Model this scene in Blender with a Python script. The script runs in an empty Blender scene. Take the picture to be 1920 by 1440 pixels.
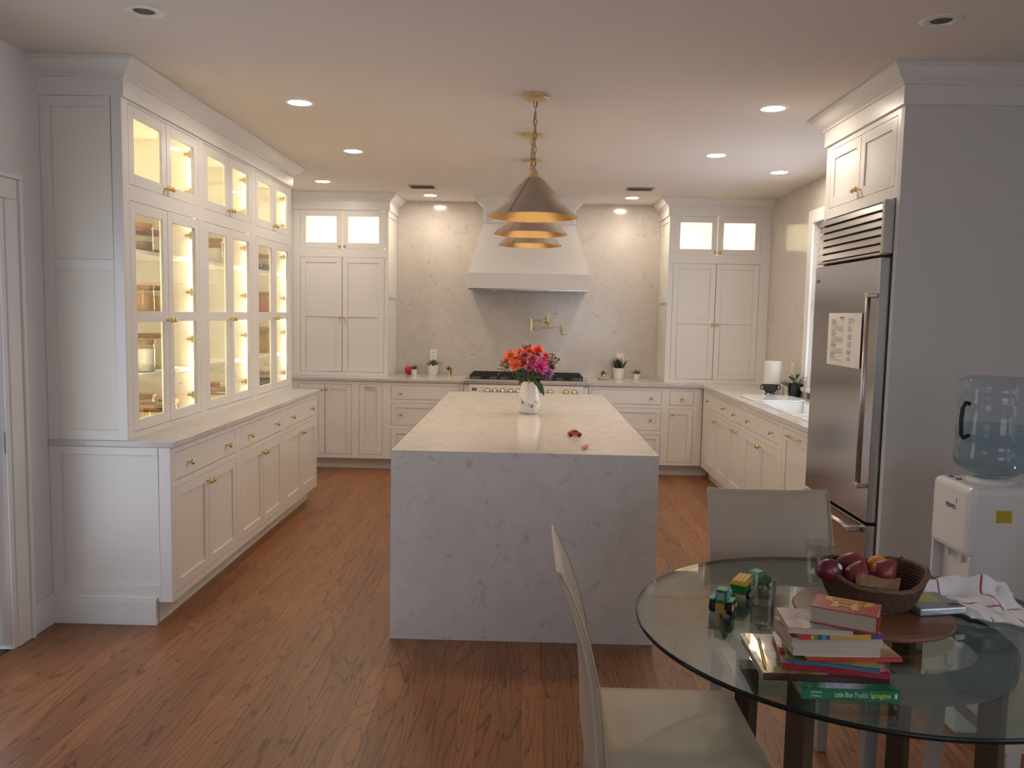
import bpy, bmesh, math, random
from mathutils import Vector, Matrix
random.seed(7)
PI = math.pi
S = bpy.context.scene
COL = S.collection

# ---------------------------------------------------------------- camera
FPX, PITCH, YAW, ROLL, CAMH = 1520.0, -.0866, -.0176, .0195, 1.5667
cp, sp, cy, sy = math.cos(PITCH), math.sin(PITCH), math.cos(YAW), math.sin(YAW)
F_ = Vector((sy*cp, cy*cp, sp)); R0 = Vector((cy, -sy, 0)); U0 = R0.cross(F_)
R_ = math.cos(ROLL)*R0 + math.sin(ROLL)*U0; U_ = -math.sin(ROLL)*R0 + math.cos(ROLL)*U0
O_ = Vector((0, 0, CAMH))
cd = bpy.data.cameras.new('camera'); cam = bpy.data.objects.new('camera', cd); COL.objects.link(cam)
cd.sensor_width = 36; cd.lens = FPX*36/1920; cd.clip_start = .05; cd.clip_end = 100
m = Matrix((R_, U_, -F_)).transposed().to_4x4(); m.translation = O_
cam.matrix_world = m
S.camera = cam
def H(px, py, ax, val):
    """pixel of the photo -> point on the plane axis=val that the thing touches"""
    d = F_ + R_*((px-960)/FPX) - U_*((py-720)/FPX)
    return O_ + d*((val-O_[ax])/d[ax])

# ---------------------------------------------------------------- world / exposure
W = bpy.data.worlds.new('dusk_sky'); S.world = W; W.use_nodes = True
bg = W.node_tree.nodes['Background']
bg.inputs[0].default_value = (.64, .665, .75, 1); bg.inputs[1].default_value = 4.9
S.view_settings.view_transform = 'Standard'; S.view_settings.look = 'None'
S.view_settings.gamma = 1; S.view_settings.use_curve_mapping = False
S.view_settings.exposure = 0.0
CAN_STRENGTH = 182.0; LED_STRENGTH = 88.0; PENDANT_W = 6.0; GLASSCAB_STRENGTH = 150.0
WARM = (1, .86, .70); LEDC = (1, .86, .56)
def portal(loc, rot, sx, sy_):
    l = bpy.data.lights.new('sky_portal', 'AREA'); l.shape = 'RECTANGLE'; l.size = sx; l.size_y = sy_
    l.cycles.is_portal = True
    o = bpy.data.objects.new('sky_portal', l); COL.objects.link(o); o.location = loc; o.rotation_euler = rot

# ---------------------------------------------------------------- materials
MATS = {}
def nt(name):
    mt = bpy.data.materials.new(name); mt.use_nodes = True
    n = mt.node_tree.nodes; n.clear(); MATS[name] = mt
    return mt, n, mt.node_tree.links
def P(name, col, rough=.5, metal=0, spec=.5, bump=0, bscale=80, coat=0, var=0, vscale=6, emit=0, sheen=0):
    if name in MATS: return MATS[name]
    mt, n, l = nt(name)
    o = n.new('ShaderNodeOutputMaterial'); b = n.new('ShaderNodeBsdfPrincipled')
    b.inputs['Base Color'].default_value = (*col, 1); b.inputs['Roughness'].default_value = rough
    b.inputs['Metallic'].default_value = metal; b.inputs['Specular IOR Level'].default_value = spec
    b.inputs['Coat Weight'].default_value = coat
    if sheen: b.inputs['Sheen Weight'].default_value = sheen
    l.new(b.outputs[0], o.inputs[0])
    if emit:
        b.inputs['Emission Color'].default_value = (*col, 1); b.inputs['Emission Strength'].default_value = emit
    if var or bump:
        tc = n.new('ShaderNodeTexCoord'); nz = n.new('ShaderNodeTexNoise'); l.new(tc.outputs['Object'], nz.inputs['Vector'])
        nz.inputs['Scale'].default_value = vscale; nz.inputs['Detail'].default_value = 4
        if var:
            mx = n.new('ShaderNodeMix'); mx.data_type = 'RGBA'
            mx.inputs['A'].default_value = (*[c*(1-var) for c in col], 1); mx.inputs['B'].default_value = (*[min(1, c*(1+var)) for c in col], 1)
            l.new(nz.outputs['Fac'], mx.inputs['Factor']); l.new(mx.outputs['Result'], b.inputs['Base Color'])
        if bump:
            n2 = n.new('ShaderNodeTexNoise'); n2.inputs['Scale'].default_value = bscale; n2.inputs['Detail'].default_value = 5
            l.new(tc.outputs['Object'], n2.inputs['Vector'])
            bp = n.new('ShaderNodeBump'); bp.inputs['Strength'].default_value = bump; bp.inputs['Distance'].default_value = .002
            l.new(n2.outputs['Fac'], bp.inputs['Height']); l.new(bp.outputs[0], b.inputs['Normal'])
    return mt
def EM(name, col, s):
    mt, n, l = nt(name); o = n.new('ShaderNodeOutputMaterial'); e = n.new('ShaderNodeEmission')
    e.inputs[0].default_value = (*col, 1); e.inputs[1].default_value = s; l.new(e.outputs[0], o.inputs[0]); return mt
def GLASS(name, tint=(1, 1, 1), ior=1.5, rough=.0):
    """clear thin glass: see-through plus fresnel reflection"""
    mt, n, l = nt(name); o = n.new('ShaderNodeOutputMaterial')
    t = n.new('ShaderNodeBsdfTransparent'); t.inputs[0].default_value = (*tint, 1)
    g = n.new('ShaderNodeBsdfGlossy'); g.inputs['Roughness'].default_value = rough
    lwt = n.new('ShaderNodeLayerWeight'); lwt.inputs[0].default_value = .5; f0 = ((ior-1)/(ior+1))**2
    fz = math_(n, l, 'MULTIPLY_ADD', math_(n, l, 'POWER', lwt.outputs['Facing'], 4.0), 1-f0, f0)
    mx = n.new('ShaderNodeMixShader'); l.new(fz, mx.inputs[0]); l.new(t.outputs[0], mx.inputs[1]); l.new(g.outputs[0], mx.inputs[2])
    l.new(mx.outputs[0], o.inputs[0]); return mt
def math_(n, l, op, a, b=None, c=None):
    q = n.new('ShaderNodeMath'); q.operation = op
    for i, v in enumerate((a, b, c)):
        if v is None: continue
        if isinstance(v, (int, float)): q.inputs[i].default_value = v
        else: l.new(v, q.inputs[i])
    return q.outputs[0]
def QUARTZ(name, base, dark, rough=.12):
    mt, n, l = nt(name); o = n.new('ShaderNodeOutputMaterial'); b = n.new('ShaderNodeBsdfPrincipled')
    b.inputs['Roughness'].default_value = rough; l.new(b.outputs[0], o.inputs[0])
    g = n.new('ShaderNodeNewGeometry')
    w = n.new('ShaderNodeTexNoise'); w.inputs['Scale'].default_value = 6.0; w.inputs['Detail'].default_value = 8; w.inputs['Distortion'].default_value = 1.1
    l.new(g.outputs['Position'], w.inputs['Vector'])
    vein = math_(n, l, 'SUBTRACT', w.outputs['Fac'], .5); vein = math_(n, l, 'ABSOLUTE', vein)
    vein = math_(n, l, 'MULTIPLY', vein, 42); vein = math_(n, l, 'SUBTRACT', 1, vein); vein = math_(n, l, 'MAXIMUM', vein, 0)
    mk = n.new('ShaderNodeTexNoise'); mk.inputs['Scale'].default_value = 13; mk.inputs['Detail'].default_value = 3
    l.new(g.outputs['Position'], mk.inputs['Vector'])
    k = n.new('ShaderNodeMapRange'); k.inputs[1].default_value = .46; k.inputs[2].default_value = .64; l.new(mk.outputs['Fac'], k.inputs[0])
    vein = math_(n, l, 'MULTIPLY', vein, k.outputs[0]); vein = math_(n, l, 'MULTIPLY', vein, .62)
    cl = n.new('ShaderNodeTexNoise'); cl.inputs['Scale'].default_value = 9; cl.inputs['Detail'].default_value = 6
    l.new(g.outputs['Position'], cl.inputs['Vector'])
    c2 = n.new('ShaderNodeMapRange'); c2.inputs[1].default_value = .35; c2.inputs[2].default_value = .7; c2.inputs[4].default_value = .16; l.new(cl.outputs['Fac'], c2.inputs[0])
    f = math_(n, l, 'MAXIMUM', vein, c2.outputs[0])
    mx = n.new('ShaderNodeMix'); mx.data_type = 'RGBA'; mx.inputs['A'].default_value = (*base, 1); mx.inputs['B'].default_value = (*dark, 1)
    l.new(f, mx.inputs['Factor']); l.new(mx.outputs['Result'], b.inputs['Base Color']); return mt
def WOOD(name, light, dark, sx, sy_, rings, rough=.35, axis=1, perobj=True, poremul=1.0):
    mt, n, l = nt(name); o = n.new('ShaderNodeOutputMaterial'); b = n.new('ShaderNodeBsdfPrincipled')
    b.inputs['Roughness'].default_value = rough; b.inputs['Specular IOR Level'].default_value = .35; l.new(b.outputs[0], o.inputs[0])
    g = n.new('ShaderNodeNewGeometry'); oi = n.new('ShaderNodeObjectInfo')
    cx = n.new('ShaderNodeCombineXYZ')
    r = oi.outputs['Random']
    l.new(math_(n, l, 'MULTIPLY', r, 37.0), cx.inputs[0]); l.new(math_(n, l, 'MULTIPLY', r, 91.0), cx.inputs[1]); l.new(math_(n, l, 'MULTIPLY', r, 13.0), cx.inputs[2])
    add = n.new('ShaderNodeVectorMath'); add.operation = 'ADD'; l.new(g.outputs['Position'], add.inputs[0]); l.new(cx.outputs[0], add.inputs[1])
    def mapped(ax, ay):
        mp = n.new('ShaderNodeVectorMath'); mp.operation = 'MULTIPLY'; l.new(add.outputs[0], mp.inputs[0])
        mp.inputs[1].default_value = (ax, ay, 1) if axis == 1 else (ay, ax, 1); return mp.outputs[0]
    nz = n.new('ShaderNodeTexNoise'); nz.inputs['Scale'].default_value = 1; nz.inputs['Detail'].default_value = 2.5; nz.inputs['Roughness'].default_value = .35
    l.new(mapped(sx, sy_), nz.inputs['Vector'])
    fr = math_(n, l, 'FRACT', math_(n, l, 'MULTIPLY', nz.outputs['Fac'], rings))
    rp = n.new('ShaderNodeValToRGB'); e = rp.color_ramp.elements
    e[0].position = 0; e[0].color = (1, 1, 1, 1); e[1].position = .11; e[1].color = (.22, .22, .22, 1)
    q = e.new(.55); q.color = (0, 0, 0, 1); q = e.new(.93); q.color = (.12, .12, .12, 1); q = e.new(1); q.color = (.85, .85, .85, 1)
    l.new(fr, rp.inputs[0])
    po = n.new('ShaderNodeTexNoise'); po.inputs['Scale'].default_value = 1; po.inputs['Detail'].default_value = 3
    l.new(mapped(190*poremul, 5), po.inputs['Vector'])
    pr = n.new('ShaderNodeMapRange'); pr.inputs[1].default_value = .5; pr.inputs[2].default_value = .72; pr.inputs[4].default_value = .55; l.new(po.outputs['Fac'], pr.inputs[0])
    big = n.new('ShaderNodeTexNoise'); big.inputs['Scale'].default_value = 1.3; l.new(add.outputs[0], big.inputs['Vector'])
    f = math_(n, l, 'MULTIPLY', rp.outputs[0], .85)
    f = math_(n, l, 'MAXIMUM', f, pr.outputs[0])
    mx = n.new('ShaderNodeMix'); mx.data_type = 'RGBA'; mx.inputs['A'].default_value = (*light, 1); mx.inputs['B'].default_value = (*dark, 1); l.new(f, mx.inputs['Factor'])
    hv = n.new('ShaderNodeHueSaturation'); l.new(mx.outputs['Result'], hv.inputs['Color'])
    v = math_(n, l, 'MULTIPLY_ADD', r, .30, .72)
    v = math_(n, l, 'MULTIPLY_ADD', big.outputs['Fac'], .28, v)
    l.new(v, hv.inputs['Value']); l.new(hv.outputs[0], b.inputs['Base Color'])
    bp = n.new('ShaderNodeBump'); bp.inputs['Strength'].default_value = .25; bp.inputs['Distance'].default_value = .001; bp.invert = True
    l.new(f, bp.inputs['Height']); l.new(bp.outputs[0], b.inputs['Normal'])
    return mt
def STEEL(name, col, rough=.28, stretch=(2, 2, 300)):
    mt, n, l = nt(name); o = n.new('ShaderNodeOutputMaterial'); b = n.new('ShaderNodeBsdfPrincipled')
    b.inputs['Metallic'].default_value = 1; b.inputs['Base Color'].default_value = (*col, 1); l.new(b.outputs[0], o.inputs[0])
    tc = n.new('ShaderNodeTexCoord'); mp = n.new('ShaderNodeVectorMath'); mp.operation = 'MULTIPLY'; mp.inputs[1].default_value = stretch
    l.new(tc.outputs['Object'], mp.inputs[0]); nz = n.new('ShaderNodeTexNoise'); nz.inputs['Scale'].default_value = 1; nz.inputs['Detail'].default_value = 3; l.new(mp.outputs[0], nz.inputs['Vector'])
    r = n.new('ShaderNodeMapRange'); r.inputs[3].default_value = rough*.75; r.inputs[4].default_value = rough*1.3; l.new(nz.outputs['Fac'], r.inputs[0]); l.new(r.outputs[0], b.inputs['Roughness'])
    bp = n.new('ShaderNodeBump'); bp.inputs['Strength'].default_value = .06; bp.inputs['Distance'].default_value = .0006; l.new(nz.outputs['Fac'], bp.inputs['Height']); l.new(bp.outputs[0], b.inputs['Normal'])
    return mt

WHITE = P('white_cabinet_paint', (.80, .775, .745), .32, spec=.45)
WALLP = P('wall_paint', (.74, .725, .71), .75, bump=.04, bscale=250)
CEILP = P('ceiling_paint', (.78, .71, .66), .85)
TRIMW = P('trim_paint', (.80, .785, .765), .38)
QZ = QUARTZ('veined_quartz', (.76, .735, .705), (.40, .38, .37))
QZC = QUARTZ('veined_quartz_counter', (.63, .60, .565), (.36, .34, .325))
QZW = QUARTZ('veined_quartz_splash', (.62, .57, .52), (.34, .30, .27), .14)
OAK = WOOD('stained_oak', (.305, .134, .060), (.080, .030, .013), 8.0, .75, 15, .36)
BRASS = P('polished_brass', (.83, .60, .25), .16, 1)
BRASSB = P('brushed_brass', (.78, .62, .37), .30, 1)
STE = STEEL('brushed_steel', (.52, .52, .54), .20)
STEB = STEEL('brushed_steel_trim', (.55, .52, .49), .3)
BLACK = P('black_gasket', (.01, .01, .01), .5)
GPANE = GLASS('cabinet_pane_glass', (.97, .98, .96), 1.45)
WINGL = GLASS('window_glass', (.95, .97, .97), 1.45)
GTAB = GLASS('table_glass', (.80, .885, .86), 1.62)
GJAR = GLASS('jar_glass', (.96, .96, .94), 1.5)
GCUP = GLASS('tumbler_glass', (.95, .965, .96), 1.75)
LEATH = P('pale_leather', (.46, .385, .295), .40, bump=.12, bscale=300, var=.08, vscale=9)
CREAM = P('cabinet_interior_paint', (.84, .80, .72), .5)

# ---------------------------------------------------------------- mesh helpers
class MB:
    def __init__(s): s.v = []; s.f = []
    def add(s, vs, fs):
        k = len(s.v); s.v += [tuple(q) for q in vs]; s.f += [tuple(i+k for i in f) for f in fs]; return s
    def box(s, x0, x1, y0, y1, z0, z1):
        if x0 > x1: x0, x1 = x1, x0
        if y0 > y1: y0, y1 = y1, y0
        if z0 > z1: z0, z1 = z1, z0
        return s.add([(x0,y0,z0),(x1,y0,z0),(x1,y1,z0),(x0,y1,z0),(x0,y0,z1),(x1,y0,z1),(x1,y1,z1),(x0,y1,z1)],
                     [(0,3,2,1),(4,5,6,7),(0,1,5,4),(1,2,6,5),(2,3,7,6),(3,0,4,7)])
    def hexa(s, b4, t4):
        return s.add(list(b4)+list(t4), [(0,3,2,1),(4,5,6,7),(0,1,5,4),(1,2,6,5),(2,3,7,6),(3,0,4,7)])
    def prism(s, poly, z0, z1):
        n = len(poly)
        return s.add([(x,y,z0) for x,y in poly]+[(x,y,z1) for x,y in poly],
                     [tuple(range(n))[::-1], tuple(range(n,2*n))]+[(i,(i+1)%n,n+(i+1)%n,n+i) for i in range(n)])
    def lathe(s, prof, n=24, c=(0,0,0), cap=True):
        vs = []; fs = []; k = len(prof)
        for r, z in prof:
            for j in range(n):
                a = 2*PI*j/n; vs.append((c[0]+r*math.cos(a), c[1]+r*math.sin(a), c[2]+z))
        for i in range(k-1):
            for j in range(n):
                fs.append((i*n+j, i*n+(j+1)%n, (i+1)*n+(j+1)%n, (i+1)*n+j))
        if cap:
            if prof[0][0] > 1e-6: fs.append(tuple(range(n))[::-1])
            if prof[-1][0] > 1e-6: fs.append(tuple(range((k-1)*n, k*n)))
        return s.add(vs, fs)
    def tube(s, path, r, n=8, closed=False):
        pts = [Vector(p) for p in path]; k = len(pts); rr = r if isinstance(r, (list, tuple)) else [r]*k
        vs = []; fs = []; up = None
        for i in range(k):
            a = pts[(i-1) % k] if (i or closed) else pts[0]; b = pts[(i+1) % k] if (i < k-1 or closed) else pts[-1]
            t = (b-a)
            t = t.normalized() if t.length > 1e-9 else Vector((0,0,1))
            if up is None: up = Vector((0,0,1)) if abs(t.z) < .9 else Vector((1,0,0))
            x = t.cross(up); x = x.normalized() if x.length > 1e-6 else t.orthogonal().normalized()
            y = x.cross(t).normalized(); up = y
            for j in range(n):
                an = 2*PI*j/n; vs.append(pts[i]+x*(rr[i]*math.cos(an))+y*(rr[i]*math.sin(an)))
        for i in range(k if closed else k-1):
            for j in range(n):
                fs.append((i*n+j, i*n+(j+1)%n, ((i+1)%k)*n+(j+1)%n, ((i+1)%k)*n+j))
        if not closed: fs.append(tuple(range(n))); fs.append(tuple(range((k-1)*n, k*n))[::-1])
        return s.add(vs, fs)
    def ball(s, c, r, sc=(1,1,1), n=14, m=9, fn=None):
        prof = []; vs = []; fs = []
        for i in range(m+1):
            t = PI*i/m
            for j in range(n):
                a = 2*PI*j/n; p = Vector((math.sin(t)*math.cos(a)*sc[0], math.sin(t)*math.sin(a)*sc[1], -math.cos(t)*sc[2]))*r
                if fn: p = fn(p)
                vs.append((c[0]+p.x, c[1]+p.y, c[2]+p.z))
        for i in range(m):
            for j in range(n): fs.append((i*n+j, i*n+(j+1)%n, (i+1)*n+(j+1)%n, (i+1)*n+j))
        return s.add(vs, fs)
    def sweep(s, path, prof):
        """profile (offset to the right of the path, z) swept along an XY polyline with mitred corners"""
        n = len(path); k = len(prof); vs = []; fs = []
        dirs = [(Vector(path[i+1])-Vector(path[i])).normalized() for i in range(n-1)]
        for i in range(n):
            d0 = dirs[max(i-1,0)]; d1 = dirs[min(i,n-2)]
            n0 = Vector((d0.y,-d0.x)); n1 = Vector((d1.y,-d1.x)); mt = (n0+n1); mt = mt/max(mt.dot(n0),1e-6) if mt.length > 1e-6 else n0
            for o, z in prof: vs.append((path[i][0]+mt.x*o, path[i][1]+mt.y*o, z))
        for i in range(n-1):
            for j in range(k): fs.append((i*k+j, i*k+(j+1)%k, (i+1)*k+(j+1)%k, (i+1)*k+j))
        fs.append(tuple(range(k))[::-1]); fs.append(tuple(range((n-1)*k, n*k)))
        return s.add(vs, fs)
    def mesh(s, name, smooth=False):
        me = bpy.data.meshes.new(name); me.from_pydata([tuple(v) for v in s.v], [], s.f)
        bm = bmesh.new(); bm.from_mesh(me); bmesh.ops.remove_doubles(bm, verts=bm.verts, dist=1e-6)
        bmesh.ops.recalc_face_normals(bm, faces=bm.faces); bm.to_mesh(me); bm.free()
        if smooth:
            for p in me.polygons: p.use_smooth = True
        return me
    def build(s, name, mat, parent=None, smooth=False, bevel=0, seg=2, auto=None, **kw):
        me = s.mesh(name, smooth or bool(auto)); me.materials.append(mat if not isinstance(mat, str) else MATS[mat])
        if auto: me.set_sharp_from_angle(angle=math.radians(auto))
        o = bpy.data.objects.new(name, me); COL.objects.link(o); o.parent = parent
        if bevel:
            b = o.modifiers.new('bevel', 'BEVEL'); b.width = bevel; b.segments = seg; b.limit_method = 'ANGLE'; b.angle_limit = math.radians(35)
        for q, v in kw.items(): o[q] = v
        return o
def B(*a): return MB().box(*a)
def tag(o, label=None, cat=None, group=None, kind=None):
    if label: o['label'] = label
    if cat: o['category'] = cat
    if group: o['group'] = group
    if kind: o['kind'] = kind
    return o
def thing(name, label, cat, loc=(0,0,0), rz=0, group=None):
    o = bpy.data.objects.new(name, None); o.empty_display_size = .05; COL.objects.link(o)
    o.location = loc; o.rotation_euler = (0,0,rz); return tag(o, label, cat, group)
def struct(o): o['kind'] = 'structure'; return o
def copy_tree(o, parent=None):
    c = o.copy(); COL.objects.link(c); c.parent = parent
    for ch in list(o.children): copy_tree(ch, c)
    return c
def share(o, parent, loc=None, rot=None, scale=None):
    c = o.copy(); COL.objects.link(c); c.parent = parent
    if loc is not None: c.location = loc
    if rot is not None: c.rotation_euler = rot
    if scale is not None: c.scale = scale
    return c
def text(body, size, mat, parent, loc, rot, name='lettering', align='CENTER', ext=.0003, sx=1):
    cu = bpy.data.curves.new('t', 'FONT'); cu.body = body; cu.size = size; cu.extrude = ext; cu.align_x = align; cu.align_y = 'CENTER'; cu.resolution_u = 3
    t = bpy.data.objects.new('t', cu); COL.objects.link(t)
    me = bpy.data.meshes.new_from_object(t, depsgraph=bpy.context.evaluated_depsgraph_get())
    bpy.data.objects.remove(t); bpy.data.curves.remove(cu); me.name = name
    me.materials.clear(); me.materials.append(mat)
    o = bpy.data.objects.new(name, me); COL.objects.link(o); o.parent = parent; o.location = loc; o.rotation_euler = rot; o.scale = (sx,1,1)
    return o

# ---------------------------------------------------------------- layout numbers (metres)
C = 2.71; LW = -2.316; RW = 2.345; BW = 8.52; RY = -2.2
LU, LF, HN, HF = -1.926, -1.72, 3.87, 6.60
FZ = 2.545

# ================================================================ SETTING
floor = struct(B(LW-.1, RW+.1, RY-.1, BW+.1, -.08, -.016).build('floor', P('subfloor', (.05,.03,.02), .9)))
pw = .083; nplank = 0; near = MB()
pm = MB(); c = .0012
pm.add([(0,0,-.016),(1,0,-.016),(1,1,-.016),(0,1,-.016),(0,0,-.0008),(1,0,-.0008),(1,1,-.0008),(0,1,-.0008),(.006,.0006,0),(.994,.0006,0),(.994,.9994,0),(.006,.9994,0)],
       [(0,3,2,1),(0,1,5,4),(1,2,6,5),(2,3,7,6),(3,0,4,7),(4,5,9,8),(5,6,10,9),(6,7,11,10),(7,4,8,11),(8,9,10,11)])
pmesh = pm.mesh('plank'); pmesh.materials.append(OAK)
ncol = int((RW-LW)/pw)+1
for i in range(ncol):
    x0 = LW+i*pw; x1 = min(x0+pw, RW)
    y = 2.45-random.random()*1.0; near.box(x0+.0005, x1-.0005, RY, y, -.016, 0)
    while y < 8.0:
        ln = random.uniform(.75, 1.75); y1 = y+ln
        if y1 > 7.7: y1 = 8.05
        hid = (x1 < -1.86 and y > 3.9 and y1 < 6.6) or (x0 > -.62 and x1 < .62 and y > 3.8 and y1 < 6.65) or (x0 > 1.84 and y > 3.9)
        if hid: near.box(x0+.0005, x1-.0005, y, y1, -.016, 0)
        else:
            o = bpy.data.objects.new('plank', pmesh); COL.objects.link(o); o.parent = floor
            o.location = (x0+.0001, y, 0); o.scale = (x1-x0-.0002, y1-y-.0002, 1); nplank += 1
        y = y1
near.box(LW, RW, 8.05, BW, -.016, -.002)
near.build('plank_field', OAK, floor, kind='stuff')

struct(B(LW-.1, RW+.1, RY-.1, BW+.1, C, C+.1).build('ceiling', CEILP))
# left wall with the glazed door opening (y 2.58 .. 3.53)
DY0, DY1, DZ = 2.60, 3.53, 2.03
lw = MB(); T = LW-.12
lw.box(T, LW, RY-.1, DY0, 0, C); lw.box(T, LW, DY1, BW+.1, 0, C); lw.box(T, LW, DY0, DY1, DZ, C)
struct(lw.build('wall_left', WALLP))
dr = struct(MB().box(T+.03, T+.075, DY0+.01, DY0+.12, .01, DZ-.01).box(T+.03, T+.075, DY1-.11, DY1-.01, .01, DZ-.01).box(T+.03, T+.075, DY0+.12, DY1-.11, .01, .24).box(T+.03, T+.075, DY0+.12, DY1-.11, DZ-.12, DZ-.01).build('door_1', TRIMW))
B(T+.045, T+.055, DY0+.12, DY1-.11, .24, DZ-.12).build('pane', WINGL, dr)
B(LW-.0005, LW+.002, DY1-.012, DY1-.001, .90, 1.0).build('strike_plate', P('satin_nickel', (.55,.56,.56), .35, 1), dr)
cs = MB()
for a, b_ in ((DY1, DY1+.12),):
    cs.box(LW, LW+.018, a+.03, b_, 0, DZ-.0005); cs.box(LW, LW+.030, b_+.0005, b_+.022, 0, DZ+.0895); cs.box(LW, LW+.012, a, a+.03, 0, DZ)
cs.box(LW, LW+.018, DY0-.12, DY1+.12, DZ, DZ+.0895); cs.box(LW, LW+.030, DY0-.142, DY1+.142, DZ+.09, DZ+.112); cs.box(LW, LW+.018, DY0-.12, DY0, 0, DZ-.0005)
struct(cs.build('trim_1', TRIMW, bevel=.004))
struct(MB().box(LW, LW+.016, DY1+.142, HN-.001, 0, .135).box(LW, LW+.020, DY1+.142, HN-.001, .135, .15).build('baseboard_left', TRIMW, bevel=.003))
# back wall: quartz slab splash
struct(B(LW-.1, RW+.1, BW, BW+.12, 0, C).build('wall_back', QZW))
# right wall with the sink window (y 5.15..6.80) and a dining window nearer the camera
WY0, WY1, WZ0, WZ1 = 5.10, 6.80, 1.0, 2.36
VY0, VY1, VZ0, VZ1 = -.6, 1.4, .85, 2.15
rw = MB(); T2 = RW+.14
rw.box(RW, T2, RY-.1, VY0, 0, C); rw.box(RW, T2, VY0, VY1, 0, VZ0); rw.box(RW, T2, VY0, VY1, VZ1, C); rw.box(RW, T2, VY1, 3.82, 0, C)
struct(rw.build('wall_right', WALLP))
rq = MB()
rq.box(RW, T2, 3.82, WY0, 0, C); rq.box(RW, T2, WY0, WY1, 0, WZ0); rq.box(RW, T2, WY0, WY1, WZ1, C); rq.box(RW, T2, WY1, BW, 0, C)
struct(rq.build('wall_sink', QZW))
def window(nm, y0, y1, z0, z1, cw, xx, out, grid):
    m_ = MB(); d = .02
    m_.box(xx-d, xx, y0-cw, y0, z0-.0, z1+cw); m_.box(xx-d, xx, y1, y1+cw, z0, z1+cw); m_.box(xx-d, xx, y0, y1, z1, z1+cw)
    m_.box(xx-.05, xx, y0-cw, y1+cw, z0-.03, z0)
    w_ = struct(m_.build(nm, TRIMW, bevel=.003))
    s_ = MB(); a, b_ = xx+.06, xx+.10
    s_.box(a, b_, y0, y0+.06, z0, z1); s_.box(a, b_, y1-.06, y1, z0, z1); s_.box(a, b_, y0, y1, z0, z0+.06); s_.box(a, b_, y0, y1, z1-.06, z1)
    zc = (z0+z1)/2; s_.box(a, b_, y0, y1, zc-.025, zc+.025)
    for k in range(1, grid): yy = y0+(y1-y0)*k/grid; s_.box(a, b_, yy-.02, yy+.02, z0, z1)
    s_.build('sash', TRIMW, w_)
    for k in range(grid):
        for za, zb in ((z0+.06, zc-.025), (zc+.025, z1-.06)):
            ya = y0+(y1-y0)*k/grid; yb = y0+(y1-y0)*(k+1)/grid
            B(xx+.077, xx+.083, ya+.02, yb-.02, za, zb).build('pane', WINGL, w_)
    return w_
window('window_1', WY0, WY1, WZ0, WZ1, .10, RW, 1, 2)
window('window_2', VY0, VY1, VZ0, VZ1, .10, RW, 1, 3)
portal((T2+.02, (WY0+WY1)/2, (WZ0+WZ1)/2), (0, PI/2, 0), WZ1-WZ0, WY1-WY0)
portal((T2+.02, (VY0+VY1)/2, (VZ0+VZ1)/2), (0, PI/2, 0), VZ1-VZ0, VY1-VY0)
portal((T-.02, (DY0+DY1)/2, DZ/2), (0, -PI/2, 0), DZ, DY1-DY0)
# rear wall (behind the camera) with a picture window
RX0, RX1 = .3, 2.1
bw = MB(); bw.box(LW-.1, RX0, RY-.12, RY, 0, C); bw.box(RX1, RW+.1, RY-.12, RY, 0, C); bw.box(RX0, RX1, RY-.12, RY, 0, .75); bw.box(RX0, RX1, RY-.12, RY, 2.15, C)
struct(bw.build('wall_rear', WALLP))
w3 = struct(MB().box(RX0, RX0+.06, RY-.1, RY-.05, .75, 2.15).box(RX1-.06, RX1, RY-.1, RY-.05, .75, 2.15).box(RX0, RX1, RY-.1, RY-.05, .75, .81).box(RX0, RX1, RY-.1, RY-.05, 2.09, 2.15).build('window_3', TRIMW))
B(RX0+.06, RX1-.06, RY-.08, RY-.074, .81, 2.09).build('pane', WINGL, w3)
portal(((RX0+RX1)/2, RY-.14, 1.45), (PI/2, 0, 0), RX1-RX0, 1.4)

# crown mouldings
CROWN = [(-.004,FZ),(.014,FZ),(.014,2.628),(.024,2.632),(.024,2.640),(.034,2.648),(.052,2.656),(.070,2.676),(.080,2.694),(.092,2.698),(.092,C-.0005),(-.004,C-.0005)]
struct(MB().sweep([(LW,HN),(LU,HN),(LU,HF),(LW,HF)], CROWN).build('trim_2', WHITE, auto=25))
struct(MB().sweep([(LW,8.0),(-1.377,8.0),(-1.377,BW)], CROWN).build('trim_3', WHITE, auto=25))
struct(MB().sweep([(1.36,BW),(1.36,8.0),(RW,8.0)], CROWN).build('trim_4', WHITE, auto=25))
struct(MB().sweep([(RW,4.755),(1.69,4.755),(1.69,3.80),(RW,3.80)], CROWN).build('trim_5', WHITE, auto=25))

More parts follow.
